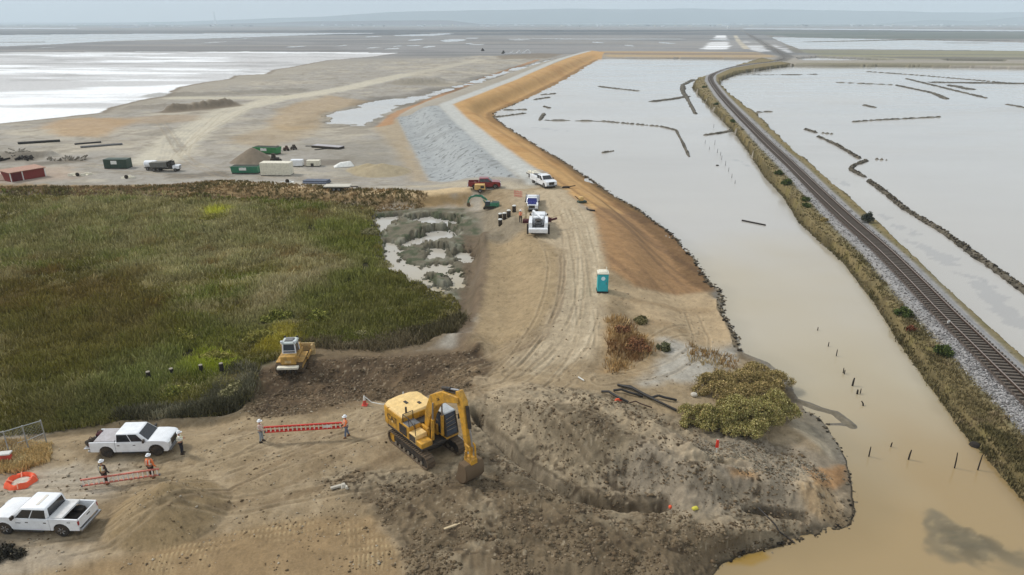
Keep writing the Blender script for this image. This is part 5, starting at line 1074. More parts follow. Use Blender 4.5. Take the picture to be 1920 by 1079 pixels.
t = simple('tank_trailer', 286, 319, 0, 'white tank trailer behind the grey dump truck', 'tank trailer'); MB().cyl((-1.3,0,1.25),(1.2,0,1.25),.75,.75,22).build('tank', WHITE, t, bevel=.15); MB().box(-1.4,1.9,-.5,.5,.45,.6).build('chassis', DARK, t)
for x in (-.6,.3):
    for y in (-.7,.7): wheel(t, x, y, .36, .22)
t = simple('tractor', 520, 306, 10, 'dark machine parked behind the cream container', 'machine'); MB().box(-1.2,.5,-.5,.5,.5,1.2).build('hull', DARK, t, bevel=.08); MB().box(-1.1,-.2,-.45,.45,1.2,2.1,.1,.1).build('cab', BLACK, t, bevel=.04)
for x, r_ in ((-.8,.6),(.5,.4)):
    for y in (-.7,.7): wheel(t, x, y, r_, .3, DARK)
for k,(a,b,l_) in enumerate([(521,283,'left'),(537,283,'middle'),(551,281,'black')]):
    t = simple('yard_machine', a, b, 30*k, '%s of the small dark machines right of the far green dumpster' % l_, 'machine', 'small machines in the yard'); MB().box(-.7,.6,-.4,.4,.25,.8,.1,.05).box(-.2,.4,-.3,.3,.8,1.2,.05,.05).build('hull', mat('rusty_brown',(84,60,48),.8) if k<2 else BLACK, t, bevel=.05)
    for x in (-.45,.4):
        for y in (-.42,.42): wheel(t, x, y, .26, .16, DARK)
for a, b, l_, m_, s_ in [(150,329,'pale pile of scrap with a black tyre, between shed and container','cream',1.2),(240,334,'small heap of pale and black scrap below the dark green container','cream',.9),(540,342,'white V-shaped scrap panels below the cream container','white',.8)]:
    t = simple('scrap_pile', a, b, 10, l_, 'scrap pile')
    q = MB().box(-1.3*s_,1.3*s_,-.6,.6,-.05,.06); r2 = random.Random(a)
    for k in range(9): x, y = r2.uniform(-1.6,1.6)*s_, r2.uniform(-.8,.8)*s_; q.box(x-.4*s_,x+.4*s_,y-.15,y+.15,0,r2.uniform(.15,.5)*s_,.1,.05)
    q.build('panels', CREAM if m_ == 'cream' else TARP, t); MB().lathe([(.2,-.1),(.35,-.1),(.38,0),(.35,.1),(.2,.1)], ax='y', c=(0,-.9*s_,.38)).build('tyre', BLACK, t)
# white sheeted heap, pipes and trailers
t = simple('sheeted_heap', 645, 313, 20, 'white sheeted heap at the foot of the tan mounds', 'heap'); MB().hexa([(-2.2,-1,0),(2.2,-1,0),(2.2,1.4,0),(-2.2,1.4,0)],[(-.8,0,.9),(1.4,.2,1.1),(1.6,.9,1.0),(-.6,.8,.9)]).build('sheeting', TARP, t, bevel=.2)
BLP = mat('blue_grey_pipe', (104,112,128), .5, 0, .15)
t = simple('pipe_stack', 592, 344, -2, 'stack of blue grey pipes in front of the yard', 'pipe stack')
for r_ in range(2):
    for k in range(5-r_): MB().cyl((-2.2+.15*k,-.8+k*.4+r_*.2,.2+r_*.34),(2.3+.1*k,-.8+k*.4+r_*.2,.2+r_*.34),.19,.19,10).build('pipe', BLP, t)
for x in (-1.6,1.5): MB().box(x-.08,x+.08,-1,1.1,-.02,.05).build('bearer', TIMBER, t)
def flat_trailer(px, py, head, label, Ln, m, sc_=1):
    t = simple('flatbed_trailer', px, py, head, label, 'trailer', None, 0, sc_); MB().box(-Ln/2,Ln/2,-1.1,1.1,.75,.9).build('deck', m, t, bevel=.02); MB().box(-Ln/2,Ln/2,-1.1,-1.05,.6,.75).box(Ln/2,Ln/2+1.3,-.1,.1,.6,.72).cyl((Ln/2+1.2,0,0),(Ln/2+1.2,0,.6),.06).build('frame', DARK, t)
    for x in (-.5,.4):
        for y in (-.95,.95): wheel(t, x, y, .35, .22)
    return t
flat_trailer(634, 357, 0, 'low flatbed trailer with pale deck on the berm path', 4.6, mat('pale_deck',(196,190,176),.8))
t = simple('steel_barge', 615, 278, -22, 'long black edged flat platform lying on the flats', 'platform'); MB().box(-4.0,4.0,-1.2,1.2,0,.55).build('hull', BLACK, t, bevel=.03); MB().box(-3.95,3.95,-1.15,1.15,.55,.62).build('deck', mat('grey_bed_cover',()), t)
for (a, b, c, d_, l_, r_) in [(34,271,113,266,'longest black pipe lying on the flats, far left',.3),(140,272,190,268,'upper short pipe of the pair right of the longest pipe',.2),(151,278,230,272,'grey pipe lying below the upper short pipe',.25),(573,275,608,275,'thin dark rod left of the black platform',.1),(590,282,640,277,'thin dark rod in front of the black platform',.1)]:
    p0, p1 = at(a, b), at(c, d_); d = p1 - p0; t = E('long_pipe', p0, 0, l_, 'pipe', 'pipes on the flats'); MB().cyl((0,0,r_),(d.x,d.y,d.z+r_),r_,r_,10).build('pipe', PIPE if 'grey' not in l_ else GREY, t)
pt = flat_trailer(1003, 333, -66, 'white edged trailer loaded with pale pipes behind the utility truck', 3.6, mat('pale_deck',()), .9)
for k in range(4): MB().cyl((-1.7,-.6+k*.4,1.05),(1.7,-.6+k*.4,1.05),.15,.15,8).build('pipe', CREAM, pt)
# heaps of broken timber by the shed
for (a, b, n_, sx, l_, m_) in [(18,300,34,5,'heap of broken timber and scrap at the far left edge','dark_timber'),(130,300,26,5,'long low line of rubble left of the dark green container','rub'),(40,287,16,4,'grey timber heap behind the scrap at the left edge','grey_cut_wood')]:
    t = simple('rubble_heap', a, b, 0, l_, 'rubble heap'); q = MB(); r2 = random.Random(a)
    for k in range(n_):
        x = r2.uniform(-sx, sx); y = r2.uniform(-1.6, 1.6); an = r2.uniform(0, 3.1); l2 = r2.uniform(.3, 1.6 if m_ != 'rub' else .6); z = r2.uniform(.05, .7)
        q.cyl((x-l2*math.cos(an),y-l2*math.sin(an)*.6,z*.4),(x+l2*math.cos(an),y+l2*math.sin(an)*.6,z+.15),r2.uniform(.08,.3),r2.uniform(.08,.25),5)
    q.build('timbers', mat(m_,(122,116,104),.9,0,.3) if m_=='rub' else mat(m_,(148,140,126),.9), t)
# ------------------------------------------------------------------ far things
FARW = mat('far_white', (232,234,236), .6)
g = at(962, 103); 
t = E('dredge_frame', g, -8, 'white lattice machine standing on the far flats left of the levee', 'machine', None, .6); q = MB()
for k in range(9): q.cyl((k*3.5-10,0,.8+ (k%3)),(k*3.5-7,1,2.5+1.8*((k*7)%3)),.35,.3,6)
q.cyl((-14,0,2),(28,0,2.5),.5).cyl((14,0,2),(24,0,8),.5).cyl((24,0,8),(28,0,2.5),.5).cyl((6,0,2),(9,0,7),.5).cyl((9,0,7),(12,0,2),.5).build('frame', FARW, t)
for (a, b, l_) in [(944,101,'dark tracked machine at the left end of the white lattice'),(905,96,'tiny dark machine alone on the far flats')]:
    p = at(a, b); t = E('far_machine', p, 20, l_, 'machine', None, .7); MB().box(-2,2,-1.5,1.5,.6,2.6,.3,.2).build('hull', DARK, t); MB().box(-1,.8,-1,1,2.6,4.2,.2,.2).build('cab', BLACK, t); MB().box(-2.4,2.4,-1.8,-1.2,0,.9).box(-2.4,2.4,1.2,1.8,0,.9).build('track', BLACK, t)
def gp(px, py): x, y = G(px, py, .6); return Vector((x, y, .6))
p = gp(232, 52.5); t = E('warehouse', p, 0, 'long white warehouse on the left horizon', 'warehouse'); MB().box(-62,62,0,50,0,13).build('wall', FARW, t); MB().prism([(-63,13),(63,13),(55,16),(-55,16)],-2,52).build('roof', FARW, t)
p = gp(404, 46.8); s = p.y / 1260.
t = E('chimney_tower', p, 0, 'tall thin white tower on the horizon', 'tower'); MB().lathe([(2.4*s,0),(1.4*s,6*s),(1.1*s,20*s)]).build('shaft', FARW, t, smooth=True); MB().lathe([(1.5*s,19*s),(1.6*s,20.5*s)]).build('cap', TARP, t)
r2 = random.Random(5)
fb = None
for k in range(130):
    px = r2.choice([r2.uniform(1040,1280), r2.uniform(1280,1640), r2.uniform(0,520), r2.uniform(1640,1930), r2.uniform(600,1040)]); py = r2.uniform(46.2, 50.5) if px > 560 else r2.uniform(47,50.5)
    p = gp(px, py); s = p.y / 1260.; w_ = r2.uniform(1.2, 7) * s; h_ = r2.uniform(.7, 1.7) * s
    mm_ = r2.choice([FARW, FARW, GREY, CREAM]); o = MB().box(-w_/2,w_/2,0,w_*.5,0,h_).box(-w_*.3,w_*.3,w_*.1,w_*.4,h_,h_*1.25).build('far_building', mm_); o.location = p
    tag(o, 'tiny hazy %s building on the horizon %s' % ({'far_white':'white','grey_plastic':'grey','cream_paint':'cream'}[mm_.name], 'left of the chimney tower' if px < 404 else ('right of the chimney tower' if px < 600 else ('below the dark low ridge' if px < 1040 else ('above the end of the levee' if px < 1280 else ('beyond the railway bend' if px < 1640 else 'below the mountains at right'))))), 'building', 'buildings along the horizon')
p = gp(1366, 53.5); t = E('white_barn', p, 0, 'bright white building where the railway meets the far shore', 'building'); MB().box(-6,6,0,10,0,8).build('wall', FARW, t); MB().hexa([(-7,-1,8),(7,-1,8),(7,11,8),(-7,11,8)],[(-1,-1,11),(1,-1,11),(1,11,11),(-1,11,11)]).build('roof', TARP, t)
# ------------------------------------------------------------------ railway track
def along(pts, step):
    out = []; acc = 0; 
    for (a, b) in zip(pts, pts[1:]):
        a = Vector(a[:2]); b = Vector(b[:2]); l = (b - a).length; d = (b - a) / l; s = acc
        while s < l: out.append((a + d * s, d)); s += step
        acc = s - l
    return out
def smooth(pts, it=3):
    p = [Vector(q[:2]) for q in pts]
    for _ in range(it):
        q = [p[0]]
        for a, b in zip(p, p[1:]): q += [a * .75 + b * .25, a * .25 + b * .75]
        q.append(p[-1]); p = q
    return p
tp = smooth(wpts(track_c, TRZ), 2)[::-1]
STEELR = mat('rusty_rail', (70,56,50), .45, .5, .3); SLP = mat('sleeper_timber', (94,88,82), .9, 0, .4, nscale=6)
tr = E('railway_track', (tp[0].x, tp[0].y, TRZ), 0, 'single railway track on its gravel bank curving between the ponds', 'railway track'); o0 = Vector((tp[0].x, tp[0].y, 0))
def ribbon(name, offs, wd, z0, z1, m):
    q = MB(); L_, R_ = [], []
    for i, p in enumerate(tp):
        d = (tp[min(i+1, len(tp)-1)] - tp[max(i-1, 0)]).normalized(); n = Vector((-d.y, d.x)); c = p + n * offs - o0.xy; L_.append(c + n * wd/2); R_.append(c - n * wd/2)
    n_ = len(tp); vs = [(p.x,p.y,z0) for p in L_] + [(p.x,p.y,z1) for p in L_] + [(p.x,p.y,z1) for p in R_] + [(p.x,p.y,z0) for p in R_]
    fs = [(k*n_+i, k*n_+i+1, (k+1)*n_+i+1, (k+1)*n_+i) for k in range(3) for i in range(n_-1)]
    q.add(vs, fs); return q.build(name, m, tr)
for s in (-1, 1):
    rl = ribbon('rail', s*.76, .13, .1, .27, STEELR); hd_ = ribbon('rail_head', s*.76, .075, .27, .31, mat('polished_rail',(176,160,150),.35,.6,.2)); hd_.parent = rl
sl = along([(p.x, p.y) for p in tp], .62)
base = MB().box(-.12,.12,-1.3,1.3,-.03,.13).build('sleeper', SLP, tr)
stuff = MB()
for k, (p, d) in enumerate(sl):
    a = math.atan2(d.y, d.x)
    pxx, pyy = PR(p.x, p.y, TRZ)
    if pxx > 2100: continue
    if not hasattr(base, 'used_'): pass
    if k < 0: pass
    stuff_needed = True
    sl[k] = (p, d, a)
sl = [q for q in sl if len(q) == 3]
for k, (p, d, a) in enumerate(sl):
    if k < 100:
        o = base if k == 0 else base.copy()
        if k: col.objects.link(o); o.parent = tr
        o.location = (p.x - o0.x, p.y - o0.y, rnd.uniform(-.015,.01)); o.rotation_euler = (0, 0, a + rnd.uniform(-.03,.03))
    elif p.y < 420:
        stuff.M = Matrix.Translation((p.x - o0.x, p.y - o0.y, 0)) @ Matrix.Rotation(a, 4, 'Z'); stuff.box(-.12,.12,-1.3,1.3,-.03,.13)
stuff.M = None; tag(stuff.build('sleeper', SLP, tr), kind='stuff')
a, b = at(1778, 618), 0
t = E('trackside_marker', at(1777, 613), 0, 'small white trackside marker beside the near rail', 'marker'); MB().cyl((0,0,0),(0,0,.6),.04).box(-.14,.14,-.04,.04,.3,.65).build('marker', TARP, t)

# ------------------------------------------------------------------ leaf and blade meshes
def leaf_mat(name, tr_=.25):
    m, n, b = nodes(name); l = n.links.new; a = N(n, 'ShaderNodeAttribute', attribute_name='Col'); l(a.outputs['Color'], b.inputs['Base Color'])
    b.inputs['Roughness'].default_value = .8; b.inputs['Specular IOR Level'].default_value = .2; return m
ML = leaf_mat('leaves')
rg = np.random.default_rng(3)
def sample(poly, n, z=.5, grow=0):   # density falls with distance like a level-of-detail scatter
    p = np.array(poly, float); lo = np.maximum(p.min(0), (-300, 0)); hi = np.minimum(p.max(0), (2100, 1300))
    out = []
    px = rg.uniform(lo[0], hi[0], n * 3); py = rg.uniform(lo[1], hi[1], n * 3)
    x, y = G(px, py, z); wp_ = wpts(poly, z); m = inside(x, y, wp_) if grow == 0 else (sdf(x, y, wp_) > -grow)
    return x[m][:n], y[m][:n]
def blades(name, x, y, z, h, wd, colr, k, lean=.35, spread=.25, kind='stuff'):
    n = len(x); X = np.repeat(x, k); Y = np.repeat(y, k); Z = np.repeat(z, k); Hh = np.repeat(h, k) * rg.uniform(.5, 1.15, n*k); W = np.repeat(wd, k)
    X = X + rg.normal(0, 1, n*k) * np.repeat(h, k) * spread; Y = Y + rg.normal(0, 1, n*k) * np.repeat(h, k) * spread
    a = rg.uniform(0, 2*np.pi, n*k); lx = rg.normal(0, lean, n*k) * Hh; ly = rg.normal(0, lean, n*k) * Hh
    dx = np.cos(a) * W / 2; dy = np.sin(a) * W / 2
    v = np.empty((n*k, 4, 3)); v[:,0] = np.stack([X-dx, Y-dy, Z-.05], -1); v[:,1] = np.stack([X+dx, Y+dy, Z-.05], -1)
    v[:,2] = np.stack([X+lx+dx*.35, Y+ly+dy*.35, Z+Hh], -1); v[:,3] = np.stack([X+lx-dx*.35, Y+ly-dy*.35, Z+Hh], -1)
    c = np.repeat(colr, k, 0) * rg.uniform(.7, 1.3, (n*k, 1)); c = np.repeat(c[:, None], 4, 1); 
    me = bpy.data.meshes.new(name); raw_mesh(me, v.reshape(-1, 3), np.arange(n*k*4).reshape(-1, 4), np.clip(c.reshape(-1, 3), .01, .8), False); me.materials.append(ML)
    o = bpy.data.objects.new(name, me); col.objects.link(o); tag(o, kind=kind) if kind else None; return o
def HZ(x, y): return Hz(x, y)
def mixc(c, m, d): m = np.clip(m, 0, 1)[:, None]; return c * (1 - m) + d * m
# marsh
K = 2.0
x, y = sample(marsh, 95000, .5, .4); z = HZ(x, y); d = np.hypot(x, y)
n1 = fbm(x, y * .7, 9, 4, 101); n2 = fbm(x * .6, y, 4, 4, 102); n3 = fbm(x, y, 1.6, 3, 103); n4 = fbm(x * .5, y, 22, 3, 104)
c = np.tile(A3(94, 88, 43), (len(x), 1)) * K
c = mixc(c, sstep(-.05, .35, n1), A3(118, 110, 74) * K); c = mixc(c, sstep(.0, .35, n2) * .8, A3(86, 94, 34) * K); c = mixc(c, sstep(.1, .45, n4) * .6, A3(136, 128, 96) * K)
c = mixc(c, sstep(.2, .5, n3) * .7, A3(150, 140, 104) * K); c *= (1 + .3 * np.clip(fbm(x, y, 2.6, 4, 106), -.8, .6))[:, None]; c = mixc(c, sstep(.25, .5, fbm(x * .7, y, 7, 4, 107)) * .45, A3(84, 72, 34) * K)
c = mixc(c, (rg.random(len(x)) > .86) * .7, A3(158, 148, 112) * 1.7); c = mixc(c, sstep(.35, .6, fbm(x, y, 3, 3, 105)) * .7, A3(104, 84, 44) * K)
def tint(pts, soft, colr, s=1.): 
    global c; c = mixc(c, sstep(-soft, soft, sdf(x, y, wpts(pts, .9)) + n2 * 4) * s, colr * K)
tint([(0,380),(400,385),(620,420),(560,470),(300,470),(0,490)], 4, A3(118,114,78), .45)
tint([(0,520),(250,520),(330,620),(200,700),(0,720)], 3, A3(90,74,32), .7)
tint([(430,600),(520,530),(680,480),(700,520),(560,600),(460,640)], 2, A3(136,126,98), .75)
tint([(560,560),(700,480),(860,570),(860,610),(780,645),(560,640)], 1.5, A3(84,84,36), .75)
tint([(0,600),(430,600),(470,700),(380,770),(0,790)], 3, A3(92,94,40), .35); tint([(640,400),(705,420),(715,480),(620,470)], 3, A3(96,98,42), .6)
tint([(460,610),(560,600),(540,660),(470,660)], .8, A3(138,128,48), .7); tint([(370,650),(440,655),(430,690),(370,690)], .8, A3(126,132,40), .8); tint([(385,402),(420,402),(420,415),(385,415)], 1.5, A3(150,150,50), .9)
tint([(200,690),(330,670),(300,760),(150,780)], 1, A3(96,100,56), .6); tint([(0,730),(300,760),(200,815),(0,815)], 1, A3(84,80,44), .6)
x0, y0 = G(352, 665, .6); dk = np.hypot((x - x0), (y - y0) * .5) ; x1, y1 = G(690, 500, .6); dk2 = np.hypot(x - x1, (y - y1) * .35)
crk, _ = segdist(x, y, wpts([(565,425),(600,445),(650,470),(683,485),(686,515),(620,550),(560,580),(450,625),(360,650)], .6)); keep = (dk > 1.0 + .5 * n3) & (crk > .35 + 1.2 * n3 + .9 * n2)
c = mixc(c, sstep(4, .5, crk) * .5, A3(96,100,40) * K)
hh = .6 * (1 + .9 * n2 + .7 * n1 + .8 * fbm(x, y, 1.8, 3, 108)) + .25; ed = sstep(0, 4, sdf(x, y, wpts(marsh, .6))); hh = hh * (.45 + .55 * ed); hh = np.clip(hh, .15, 1.5)
x, y, z, d, c, hh = [q[keep] for q in (x, y, z, d, c, hh)]
blades('marsh_grass', x, y, z, hh, .05 + .0011 * d, c, 5, .3, .28)
# berm and embankment grass
def grass(name, poly, n, cols, h=.4, zz=1.0, mask=None, k=4, grow=.2):
    x, y = sample(poly, n, zz, grow); z = HZ(x, y); m = z > .03
    if mask is not None: m &= mask(x, y)
    x, y, z = x[m], y[m], z[m]; d = np.hypot(x, y); n1 = fbm(x, y, 3, 3, 111); c = np.tile(cols[0], (len(x), 1)); c = mixc(c, sstep(-.2, .3, n1), cols[1]); c = mixc(c, sstep(.2, .6, fbm(x, y, 1.2, 3, 112)), cols[2])
    return blades(name, x, y, z, h * (1 + .5 * n1), .03 + .0012 * d, c, k, .35, .4)
grass('berm_grass', [(-60,352),(250,352),(420,345),(560,352),(640,362),(760,367),(800,374),(790,384),(700,390),(600,380),(300,372),(-60,368)], 5000, (A3(150,126,88), A3(108,98,60), A3(176,148,106)), .32, 1.2)
TRXY = TRW[3:]
def embm(x, y): dd, _ = segdist(x, y, TRXY); return dd > 2.95
grass('embankment_grass', railL[2:-1] + track_c[8:][::-1], 30000, (A3(126,114,80), A3(100,92,60), A3(144,128,98)), .24, 1.2, embm)
def embr(x, y): dd, _ = segdist(x, y, TRXY); return dd > 2.9
grass('embankment_grass', track_c[8:] + railR[5:-1][::-1], 7000, (A3(150,138,98), A3(122,112,72), A3(164,146,112)), .16, 1.2, embr)
grass('dry_grass', [(1140,615),(1165,600),(1225,650),(1205,662),(1170,690),(1140,700),(1148,660)], 420, (A3(176,146,100), A3(124,92,58), A3(196,168,120)), .55, 2.2)
grass('dry_grass', [(0,825),(92,836),(92,862),(40,880),(0,884)], 1500, (A3(206,180,128), A3(182,156,104), A3(216,196,150)), .35, 2)
grass('dry_grass', [(1290,650),(1390,655),(1360,700),(1290,690)], 160, (A3(170,150,110), A3(150,122,80), A3(190,170,130)), .35, 1.2)
grass('reed_fringe', [(560,650),(720,640),(840,605),(872,612),(845,648),(700,664)], 1800, (A3(124,112,84), A3(92,84,56), A3(160,146,112)), .7, .8)
grass('reed_fringe', [(230,790),(400,780),(460,760),(480,700),(440,690),(380,765),(220,775)], 3000, (A3(112,108,84), A3(74,70,46), A3(150,144,118)), .6, .8)
def pondedge(name, pts, n, zz): pass

# ------------------------------------------------------------------ shrubs
def shrub(px, py, rx, ry, h, label, cols, n, cat='shrub', group=None, leaf=.06, name='shrub', lobes=7, dz=0):
    p = at(px, py); t = E(name, p, rnd.uniform(0, 360), label, cat, group)
    cs = []; a0 = rnd.uniform(0, 6)
    for k in range(lobes):
        a = a0 + k * 2.4; q = math.sqrt((k + .3) / lobes); a += rnd.uniform(-.5,.5); cs.append((rx*.72*q*math.cos(a), ry*.72*q*math.sin(a), h*(.5 - .2*q) * rnd.uniform(.55, 1.2), rx*(.42 if lobes < 9 else 1.1/lobes**.5)*rnd.uniform(.6,1.15)))
    idx = rg.integers(0, lobes, n); cs = np.array(cs); u = rg.normal(0, 1, (n, 3)); u /= np.linalg.norm(u, axis=1)[:, None]; u[:, 2] = np.where(u[:, 2] < -.25, -u[:, 2], u[:, 2]); rr = rg.uniform(.6, 1.08, n) ** .6
    hx = cs[idx, 3] * rr; P = np.stack([cs[idx,0] + u[:,0]*hx, cs[idx,1] + u[:,1]*hx*ry/rx, cs[idx,2] + u[:,2]*cs[idx,2]*.9*rr], -1); P[:,2] = np.clip(P[:,2], .02, None)
    tn = fbm(P[:,0]*1.0+50, P[:,1]+P[:,2], .5, 3, 7); P += rg.normal(0, leaf * 1.1, P.shape); P[:,2] = np.clip(P[:,2], .02, None); keep = tn > -.22; P = P[keep]; tn = tn[keep]; m_ = len(P)
    a = rg.normal(0, 1, (m_, 3)); a /= np.linalg.norm(a, axis=1)[:, None]; b = np.cross(a, rg.normal(0, 1, (m_, 3))); b /= np.linalg.norm(b, axis=1)[:, None]; s = leaf * rg.uniform(.6, 1.4, (m_, 1))
    v = np.stack([P - a*s, P + b*s*.55, P + a*s, P - b*s*.55], 1)
    ci = np.array(cols); c = ci[rg.integers(0, len(ci), m_)] * (1 + .35*tn[:, None]) * rg.uniform(.75, 1.25, (m_, 1)); c = np.repeat(c[:, None], 4, 1)
    me = bpy.data.meshes.new('crown'); raw_mesh(me, v.reshape(-1,3), np.arange(m_*4).reshape(-1,4), np.clip(c.reshape(-1,3), .01, .8), False); me.materials.append(ML)
    o = bpy.data.objects.new('crown', me); col.objects.link(o); o.parent = t
    st_ = MB()
    for k in range(lobes): st_.cyl((0,0,-.1),(cs[k,0]*.5,cs[k,1]*.5,cs[k,2]*.6),.05*min(1,h),.03*min(1,h),6).cyl((cs[k,0]*.5,cs[k,1]*.5,cs[k,2]*.6),(cs[k,0],cs[k,1],cs[k,2]),.03*min(1,h),.012,5)
    st_.build('stems', WOOD, t); return t
OL = [A3(146,138,84)*1.3, A3(126,120,66)*1.3, A3(164,154,106)*1.3, A3(104,100,52)*1.2, A3(136,118,74)*1.2]
OLB = [A3(146,130,84)*1.3, A3(124,112,66)*1.3, A3(168,146,102)*1.3, A3(102,90,54)*1.2]
shrub(1390, 796, 4.0, 2.9, 2.3, 'largest olive green shrub at the front of the thicket by the pond', OL, 60000, group='shrubs of the pond thicket', lobes=26)
shrub(1322, 795, 2.4, 1.8, 1.5, 'low olive shrub at the left end of the thicket, beside the black pipes', OL, 26000, group='shrubs of the pond thicket', lobes=14)
shrub(1448, 775, 2.0, 2.4, 1.9, 'olive shrub at the right end of the thicket, touching the water', OL, 26000, group='shrubs of the pond thicket', lobes=14)
shrub(1356, 738, 2.9, 3.2, 1.7, 'brownish low shrub at the back left of the thicket', OLB, 28000, group='shrubs of the pond thicket', lobes=16)
shrub(1414, 728, 3.2, 4.0, 2.1, 'brown tinged shrub at the back right of the thicket beside the pond', OLB, 36000, group='shrubs of the pond thicket', lobes=20)
DG = [A3(72,84,40), A3(52,64,30), A3(94,104,52)]
for a, b, r_, h_, l_, cc in [(1767,667,.78,1.15,'round dark green bush on the railway bank, the nearest one',DG),(1693,593,.85,1.0,'green bush on the railway bank, second nearest',DG),(1628,417,1.1,1.5,'dark round bush between the track and the right pond',[A3(64,70,60),A3(48,52,46),A3(90,92,76)]),
  (1476,347,1.0,1.1,'larger bush on the far stretch of railway bank',DG),(1460,328,.8,.9,'bush just beyond the larger bank bush',DG),(1510,377,.7,.6,'upper of two small bushes low on the bank',DG),(1512,388,.7,.6,'lower of two small bushes low on the bank',DG),(1545,415,.5,.5,'small dark bush at the ballast edge',OLB),(1708,620,.4,.3,'tiny rust brown bush below the second nearest bank bush',[A3(120,72,50),A3(96,60,40)]),
  (1374,230,1.0,.9,'dark bush where the railway bank leaves the curve',DG),(1343,197,1.0,.9,'dark bush on the bank inside the railway curve',DG),(1320,165,1.2,1.0,'dark bush at the tip of the railway curve',DG),(1245,655,.55,.55,'small grey green tuft on the gravel right of the road',[A3(118,116,84),A3(92,92,62)]),(1203,603,.8,.4,'low green tuft on the tan bank below the toilet',[A3(96,92,58),A3(120,110,72)])]:
    shrub(a, b, r_, r_, h_, l_, cc, 2600, 'bush', 'bushes on the railway bank' if a > 1300 else None, .1, 'bush', 5)
RB = [A3(132,88,60), A3(98,70,48), A3(158,116,80)]
shrub(1190, 655, 1.5, 1.4, .9, 'dry reddish brown bush on the slope right of the road', RB, 5000, 'bush', None, .08, 'bush', 8)
shrub(1165, 625, 1.0, .9, .7, 'smaller dry tan bush just above the reddish bush', RB, 2600, 'bush', None, .08, 'bush', 6)
for a, b, l_ in [(12, 1045, 'dark leafy bush in the bottom left corner'),]: shrub(a, b, 1.0, .8, .5, l_, [A3(60,56,48), A3(40,38,32), A3(84,78,62)], 3500, 'bush', None, .07, 'bush', 7)
YG = [A3(134,128,58)*1.15, A3(112,110,48)*1.15, A3(150,142,80)*1.1]
for a, b, r_, h_, l_ in [(405,685,1.9,1.3,'yellow green bush among the reeds above the marsh posts'),(490,640,1.7,1.1,'yellow green bush in the reeds left of the bulldozer'),(402,412,2.6,1.0,'bright yellow green bush far out in the marsh'),(345,640,1.5,1.2,'olive bush beside the dark gap in the reeds')]: shrub(a, b, r_, r_*.8, h_, l_, YG, 5000, 'bush', 'bushes in the marsh', .1, 'bush', 8)

MBC = [[A3(112,116,48)*1.2, A3(92,98,40), A3(136,132,66)*1.15], [A3(128,122,84)*1.2, A3(106,104,66), A3(150,142,106)*1.15]]
for k, (a, b, r_, h_, l_) in enumerate([(640,520,1.7,.9,'low green bush on the left bank of the marsh creek, halfway up'),(690,440,1.8,.9,'green bush at the top right corner of the marsh'),(600,600,1.6,1.0,'green bush between the bulldozer and the marsh creek'),(730,590,1.9,.8,'grey green bush in the right lobe of the marsh'),(520,600,1.6,1.0,'olive bush in the marsh above the bulldozer'),(440,740,1.3,.8,'grey bush at the near marsh edge left of the dug pit'),(330,745,1.4,.9,'grey green bush at the near marsh edge below the posts'),(680,635,1.3,.7,'low bush at the marsh edge beside the driftwood'),(240,640,1.8,.8,'broad dull bush in the left middle of the marsh'),(120,700,1.6,.8,'dull olive bush above the fence in the near marsh')]):
    shrub(a, b, r_, r_*.8, h_, l_, MBC[k % 2], 5000, 'bush', 'bushes in the marsh', .1, 'bush', 9)
# ------------------------------------------------------------------ clods and stones
_ico = np.array([(0,0,1),(.9,0,.3),(.28,.85,.35),(-.72,.5,.4),(-.7,-.55,.3),(.3,-.85,.4),(0,0,-.6)]); _if = np.array([(0,1,2),(0,2,3),(0,3,4),(0,4,5),(0,5,1),(6,2,1),(6,3,2),(6,4,3),(6,5,4),(6,1,5)])
def stones(name, x, y, s, colr, sink=.25):
    n = len(x); z = HZ(x, y); a = rg.uniform(0, 6.28, n); ca, sa = np.cos(a), np.sin(a)
    P = _ico[None] * s[:, None, None] * rg.uniform(.6, 1.3, (n, 7, 1)) * np.array([1.25, 1, .8]); v = np.stack([P[...,0]*ca[:,None]-P[...,1]*sa[:,None], P[...,0]*sa[:,None]+P[...,1]*ca[:,None], P[...,2]], -1) + np.stack([x, y, z - s*sink + s*.3], -1)[:, None]
    f = (_if[None] + (np.arange(n)*7)[:, None, None]).reshape(-1, 3); c = np.repeat(colr[:, None], 7, 1).reshape(-1, 3)
    me = bpy.data.meshes.new(name); raw_mesh(me, v.reshape(-1,3), f, c, False); me.materials.append(MG); o = bpy.data.objects.new(name, me); col.objects.link(o); tag(o, kind='stuff'); return o
def cols(n, *cc): cc = np.array(cc); return cc[rg.integers(0, len(cc), n)] * rg.uniform(.7, 1.25, (n, 1))
def scat(poly, n, z=1.6, thr=-.1, s=1.3, seed=121):
    x, y = sample(poly, n, z); m = fbm(x, y, s, 4, seed) > thr; return x[m], y[m]
xs, ys = [], []
for p, n in ((churn[0], 8000), (churn[1], 26000)): a, b = scat(p, n); xs.append(a); ys.append(b)
x = np.concatenate(xs); y = np.concatenate(ys); s = np.clip(rg.lognormal(-3.0, .55, len(x)), .02, .17); stones('soil_clods', x, y, s, cols(len(x), A3(108,91,70), A3(94,79,60), A3(124,108,85), A3(112,96,74), A3(100,86,66), A3(138,122,100)), .45)
x, y = scat([(900,700),(1140,720),(1290,740),(1390,700),(1340,560),(1140,560),(900,640),(0,860),(0,1079),(760,1079),(640,900),(900,740)], 5000, 2, 0); s = np.clip(rg.lognormal(-3.3, .5, len(x)), .02, .12); stones('pebbles', x, y, s, cols(len(x), A3(126,108,84), A3(104,88,66), A3(176,164,144)))
